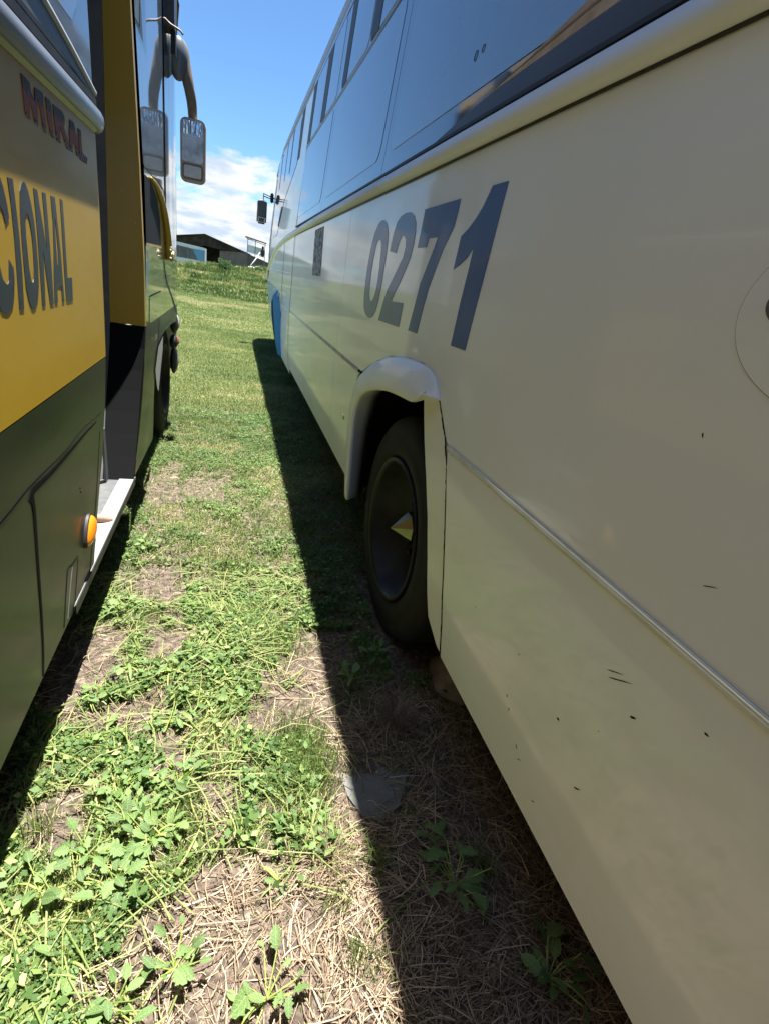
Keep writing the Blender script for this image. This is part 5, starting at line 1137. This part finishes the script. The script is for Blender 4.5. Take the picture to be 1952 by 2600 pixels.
# green bush on the rise
def bush(x, y, w_, h, n, label, seed, cat='bush'):
    r = np.random.default_rng(seed); root = empty('bush', (x, y, float(terrain(x, y)))); tag(root, label, cat)
    u = r.normal(0, 1, (n, 3)); u /= np.linalg.norm(u, axis=1, keepdims=True); rad = r.random(n) ** 0.4
    lump = 1 + 0.25 * np.sin(u[:, 0] * 5 + seed) + 0.2 * np.sin(u[:, 2] * 7 + seed * 2)
    P_ = u * (rad * lump)[:, None] * np.array([w_, w_ * .8, h]) + np.array([0, 0, h * .8])
    a = r.normal(0, 1, (n, 3)); a /= np.linalg.norm(a, axis=1, keepdims=True); b_ = np.cross(a, r.normal(0, 1, (n, 3))); b_ /= np.linalg.norm(b_, axis=1, keepdims=True)
    s = r.uniform(0.02, 0.05, (n, 1)); V = np.stack([P_ - a * s, P_ + b_ * s * .5, P_ + a * s, P_ - b_ * s * .5], 1).reshape(-1, 3)
    k = np.arange(n) * 4; F_ = np.stack([k, k + 1, k + 2, k, k + 2, k + 3], 1).reshape(-1, 3)
    me = np_mesh('foliage', V, F_, np.repeat(np.clip(r.normal(0.3, .2, n), 0, 1), 4)); o = bpy.data.objects.new('foliage', me); me.materials.append(CLOVM); COL.objects.link(o); o.parent = root; o['kind'] = 'stuff'
    bm = bmesh.new(); tube(bm, [(0, 0, -0.05), (0.02, 0, h * .5), (0.05, 0.02, h)], [0.03, 0.02, 0.01], 6); me2 = bpy.data.meshes.new('stem'); bm.to_mesh(me2); bm.free(); me2.materials.append(BROWN); s_ = bpy.data.objects.new('stem', me2); COL.objects.link(s_); s_.parent = root
    return root
bush(-0.62, 38.2, 0.48, 0.36, 2600, 'rounded dark green bush on the rise in front of the brown wall', 4)
bush(-1.45, 40.5, 0.42, 0.20, 900, 'low grey green bush left of the rounded bush', 5)
bush(1.55, 39.6, 0.55, 0.22, 1100, 'low scrubby bush at the foot of the slanting pole', 6)
bush(-3.0, 40.8, 0.22, 0.16, 350, 'small dark plant before the distant bus wheels, leftmost', 7)
bush(-2.35, 40.8, 0.20, 0.18, 350, 'small dark plant before the blue panel of the distant bus', 8)

# broad-leaved weeds ------------------------------------------------
def leaf_mesh(name, kind, seed):
    r = random.Random(seed)
    if kind == 'lobed': half = [(0, 0.02), (0.12, 0.10), (0.22, 0.30), (0.30, 0.20), (0.42, 0.38), (0.52, 0.24), (0.66, 0.34), (0.78, 0.20), (0.90, 0.16), (1.0, 0.0)]
    elif kind == 'oval': half = [(0, 0.02), (0.12, 0.12), (0.28, 0.24), (0.45, 0.29), (0.62, 0.27), (0.78, 0.20), (0.90, 0.11), (1.0, 0.0)]
    else: half = [(0, 0.015), (0.15, 0.06), (0.35, 0.10), (0.6, 0.095), (0.8, 0.06), (1.0, 0.0)]
    V, F_ = [], []; n = len(half); bend = r.uniform(0.15, 0.6); tw_ = r.uniform(-.25, .25)
    for (u, h) in half:
        zc = -bend * u * u * 0.6 + 0.12 * u
        for s in (-1, 0, 1):
            hh = h * (1 + r.uniform(-.14, .14)); V.append((u, s * hh, zc + (0.22 * abs(s) * hh) + tw_ * s * hh * u + r.uniform(-.012, .012)))
    for i in range(n - 1):
        a = i * 3
        F_ += [(a, a + 1, a + 4, a + 3), (a + 1, a + 2, a + 5, a + 4)]
    me = bpy.data.meshes.new(name); me.from_pydata(V, [], F_); me.update()
    for p in me.polygons: p.use_smooth = True
    at = me.attributes.new('tint', 'FLOAT', 'POINT'); at.data.foreach_set('value', [r.uniform(0.25, 0.7)] * len(V))
    me.materials.append(WEEDM); return me
def weed_mat():
    m = bpy.data.materials.new('weed_leaf'); m.use_nodes = True; t = m.node_tree; b = t.nodes['Principled BSDF']; b.inputs['Roughness'].default_value = 0.5; b.inputs['Specular IOR Level'].default_value = 0.35
    tcn = t.nodes.new('ShaderNodeTexCoord'); sp = t.nodes.new('ShaderNodeSeparateXYZ'); t.links.new(tcn.outputs['Object'], sp.inputs[0])
    oi = t.nodes.new('ShaderNodeObjectInfo')
    base = ramp(t, oi.outputs['Random'], [(0.0, (0.050, 0.105, 0.028)), (0.5, (0.10, 0.185, 0.045)), (1.0, (0.19, 0.27, 0.08))])
    nz = noi(t, tcn.outputs['Object'], 5, 5, 0.6); c = mixc(t, M(t, 'MULTIPLY', nz, 0.5), base, (0.24, 0.34, 0.12))
    vein = M(t, 'LESS_THAN', M(t, 'ABSOLUTE', sp.outputs['Y']), 0.014)
    side = M(t, 'GREATER_THAN', M(t, 'SINE', M(t, 'ADD', M(t, 'MULTIPLY', sp.outputs['X'], 42.0), M(t, 'MULTIPLY', M(t, 'ABSOLUTE', sp.outputs['Y']), -38.0))), 0.93)
    c = mixc(t, M(t, 'MULTIPLY', M(t, 'MAXIMUM', vein, side), 0.45), c, (0.36, 0.44, 0.20))
    t.links.new(c, b.inputs['Base Color']); tr = t.nodes.new('ShaderNodeBsdfTranslucent'); t.links.new(c, tr.inputs[0]); mxs = t.nodes.new('ShaderNodeMixShader'); mxs.inputs[0].default_value = 0.3
    t.links.new(b.outputs[0], mxs.inputs[1]); t.links.new(tr.outputs[0], mxs.inputs[2]); t.links.new(mxs.outputs[0], t.nodes['Material Output'].inputs[0])
    bp = N(t, 'ShaderNodeBump', i={'Strength': 0.3, 'Distance': 0.02}); t.links.new(noi(t, tcn.outputs['Object'], 14, 3), bp.inputs['Height']); t.links.new(bp.outputs[0], b.inputs['Normal'])
    return m
WEEDM = weed_mat()
STEMM = mat('green_stem', (0.26, 0.36, 0.06), 0.5, noise=(20, 3, (0.36, 0.40, 0.12), 0.4, 0.7))
LM = {k: [leaf_mesh('leaf', k, 5 * i + j) for i in range(4)] for j, k in enumerate(('lobed', 'oval', 'narrow'))}
def weed(x, y, r, n, kind, label, seed, up=0.5, stems=0, name='weed'):
    rd = random.Random(seed); z = float(terrain(x, y)); root = empty(name, (x, y, z)); tag(root, label, 'weed', 'broad leaved weeds in the grass')
    for i in range(n):
        a = i * 2.4 + rd.uniform(-.9, .9); el = rd.uniform(-.15, up); L_ = r * rd.uniform(0.35, 1.0); st_ = r * (rd.uniform(0.05, 0.45) if n <= 9 else rd.uniform(0.1, 1.25))
        a2 = a + (rd.uniform(-.3, .3) if n <= 9 else rd.uniform(-1.5, 1.5))
        o = bpy.data.objects.new('leaf', rd.choice(LM[kind] if rd.random() < 0.75 else LM['oval' if kind == 'lobed' else 'lobed'])); COL.objects.link(o); o.parent = root
        o.location = (math.cos(a) * st_, math.sin(a) * st_, 0.008 + st_ * math.tan(el + 0.1) + rd.uniform(0, .012) + (0 if n <= 9 else rd.uniform(0, 0.03))); o.rotation_euler = (rd.uniform(-.7, .7), -el, a2); s = L_ * (1 if kind != 'narrow' else 1.3); o.scale = (s, s * rd.uniform(.75, 1.1), s)
        if st_ > 0.01:
            bm = bmesh.new(); tube(bm, [(0, 0, 0), tuple(o.location)], [0.0018, 0.0014], 5); me = bpy.data.meshes.new('stem'); bm.to_mesh(me); bm.free(); me.materials.append(STEMM); so = bpy.data.objects.new('stem', me); COL.objects.link(so); so.parent = root
    for i in range(stems):
        a = rd.uniform(0, 6.28); L_ = r * rd.uniform(1.2, 2.2); bm = bmesh.new(); b_ = rd.uniform(-.4, .4)
        pts = [(math.cos(a + b_ * t_) * L_ * t_, math.sin(a + b_ * t_) * L_ * t_, 0.012 + 0.04 * math.sin(t_ * 3) * up) for t_ in (0, .25, .5, .75, 1)]
        tube(bm, pts, [0.0032, 0.003, 0.0026, 0.002, 0.0012], 6); me = bpy.data.meshes.new('stem'); bm.to_mesh(me); bm.free(); me.materials.append(STEMM); so = bpy.data.objects.new('stem', me); COL.objects.link(so); so.parent = root
        for p in me.polygons: p.use_smooth = True
    return root
WEEDS = [
 (-0.235, 0.86, 0.055, 16, 'oval', 'dense leafy weed beside the darkest hollow at the lower left', 0.6, 2),
 (-0.300, 0.93, 0.050, 14, 'lobed', 'leafy weed just above the dense weed by the dark hollow', 0.6, 1),
 (-0.350, 0.77, 0.060, 6, 'narrow', 'sprawling weed with long bright stems at the left frame edge', 0.35, 7),
 (-0.300, 0.70, 0.058, 6, 'oval', 'weed with paddle leaves next to the bright stems, lower left', 0.5, 2),
 (-0.075, 0.645, 0.048, 9, 'lobed', 'small upright weed in the straw near the bottom middle', 0.7, 1),
 (0.120, 0.560, 0.060, 11, 'lobed', 'jagged weed at the bottom edge in the sunlit straw', 0.5, 1),
 (-0.190, 0.605, 0.060, 8, 'oval', 'grey green weed cut by the bottom frame edge', 0.4, 0),
 (-0.345, 1.32, 0.065, 5, 'oval', 'weed with a long drooping leaf near the yellow bus shadow', 0.3, 4),
 (-0.240, 1.26, 0.050, 6, 'oval', 'flat rosette of pale oval leaves on soil left of centre', 0.15, 0),
 (-0.215, 1.02, 0.045, 15, 'lobed', 'bushy weed in the middle of the green band on the left', 0.6, 3),
 (-0.180, 1.60, 0.060, 9, 'narrow', 'star shaped weed of crossing pale stems below the lush patch', 0.3, 7),
 (-0.050, 1.46, 0.050, 8, 'narrow', 'pale weed with narrow leaves right of the crossing stems', 0.4, 4),
 (0.050, 1.42, 0.045, 10, 'lobed', 'blue green weed with cut leaves in mid strip', 0.5, 1),
 (0.200, 0.92, 0.035, 8, 'oval', 'bright yellow green weed at the foot of the long grass tuft', 0.8, 0),
 (0.300, 0.86, 0.038, 10, 'lobed', 'weed on the line where sunlight meets the shade', 0.6, 1),
 (0.160, 0.78, 0.035, 6, 'narrow', 'thin weed on bare soil near the bottom middle', 0.4, 2),
 (0.630, 0.700, 0.075, 12, 'lobed', 'large dark weed in the shade below the cream bus', 0.5, 0),
 (0.600, 0.83, 0.055, 7, 'lobed', 'dark weed just behind the large one in the shade', 0.5, 0),
 (0.780, 0.460, 0.075, 10, 'lobed', 'shaded weed under the cream bus at the bottom edge', 0.5, 1),
 (0.500, 1.50, 0.045, 12, 'lobed', 'ferny weed in the shade behind the slab', 0.6, 0),
 (0.640, 1.62, 0.045, 12, 'lobed', 'ferny weed beside the rear wheel of the cream bus', 0.6, 0),
 (-0.395, 2.55, 0.05, 12, 'oval', 'lush weed on the shadow edge below the open bus door', 0.6, 0),
 (-0.400, 1.98, 0.05, 10, 'oval', 'clump of pale leaves on the shadow edge of the yellow bus', 0.5, 0),
 (-0.160, 0.95, 0.055, 18, 'oval', 'tallest leafy weed of the left green band beside a long pale stem', 0.8, 3),
 (-0.270, 1.12, 0.050, 16, 'lobed', 'weed of small cut leaves above the bushy weed, left band', 0.6, 2),
 (-0.100, 1.13, 0.050, 16, 'lobed', 'weed patch of cut leaves just above the long pale stem', 0.5, 3),
 (-0.390, 0.86, 0.060, 12, 'oval', 'broad leaved weed half in the yellow bus shadow, lower left', 0.6, 3),
 (-0.150, 1.36, 0.055, 12, 'oval', 'flattened weed with pointed pale leaves at the top of the left band', 0.3, 3),
 (0.000, 1.60, 0.050, 14, 'narrow', 'weed of thin arching leaves at the near edge of the lush patch', 0.6, 3),
 (-0.330, 1.62, 0.050, 16, 'narrow', 'pale long leafed weed left of the star shaped one', 0.4, 4),
 (-0.420, 1.50, 0.05, 10, 'oval', 'pale leafed clump close beside the yellow bus skirt', 0.5, 2),
]
for i, (x, y, r, n, k, lb, up_, stm) in enumerate(WEEDS): weed(x, y, r * 1.0, int(n * 1.35), k, lb, 40 + i, up_, stm)
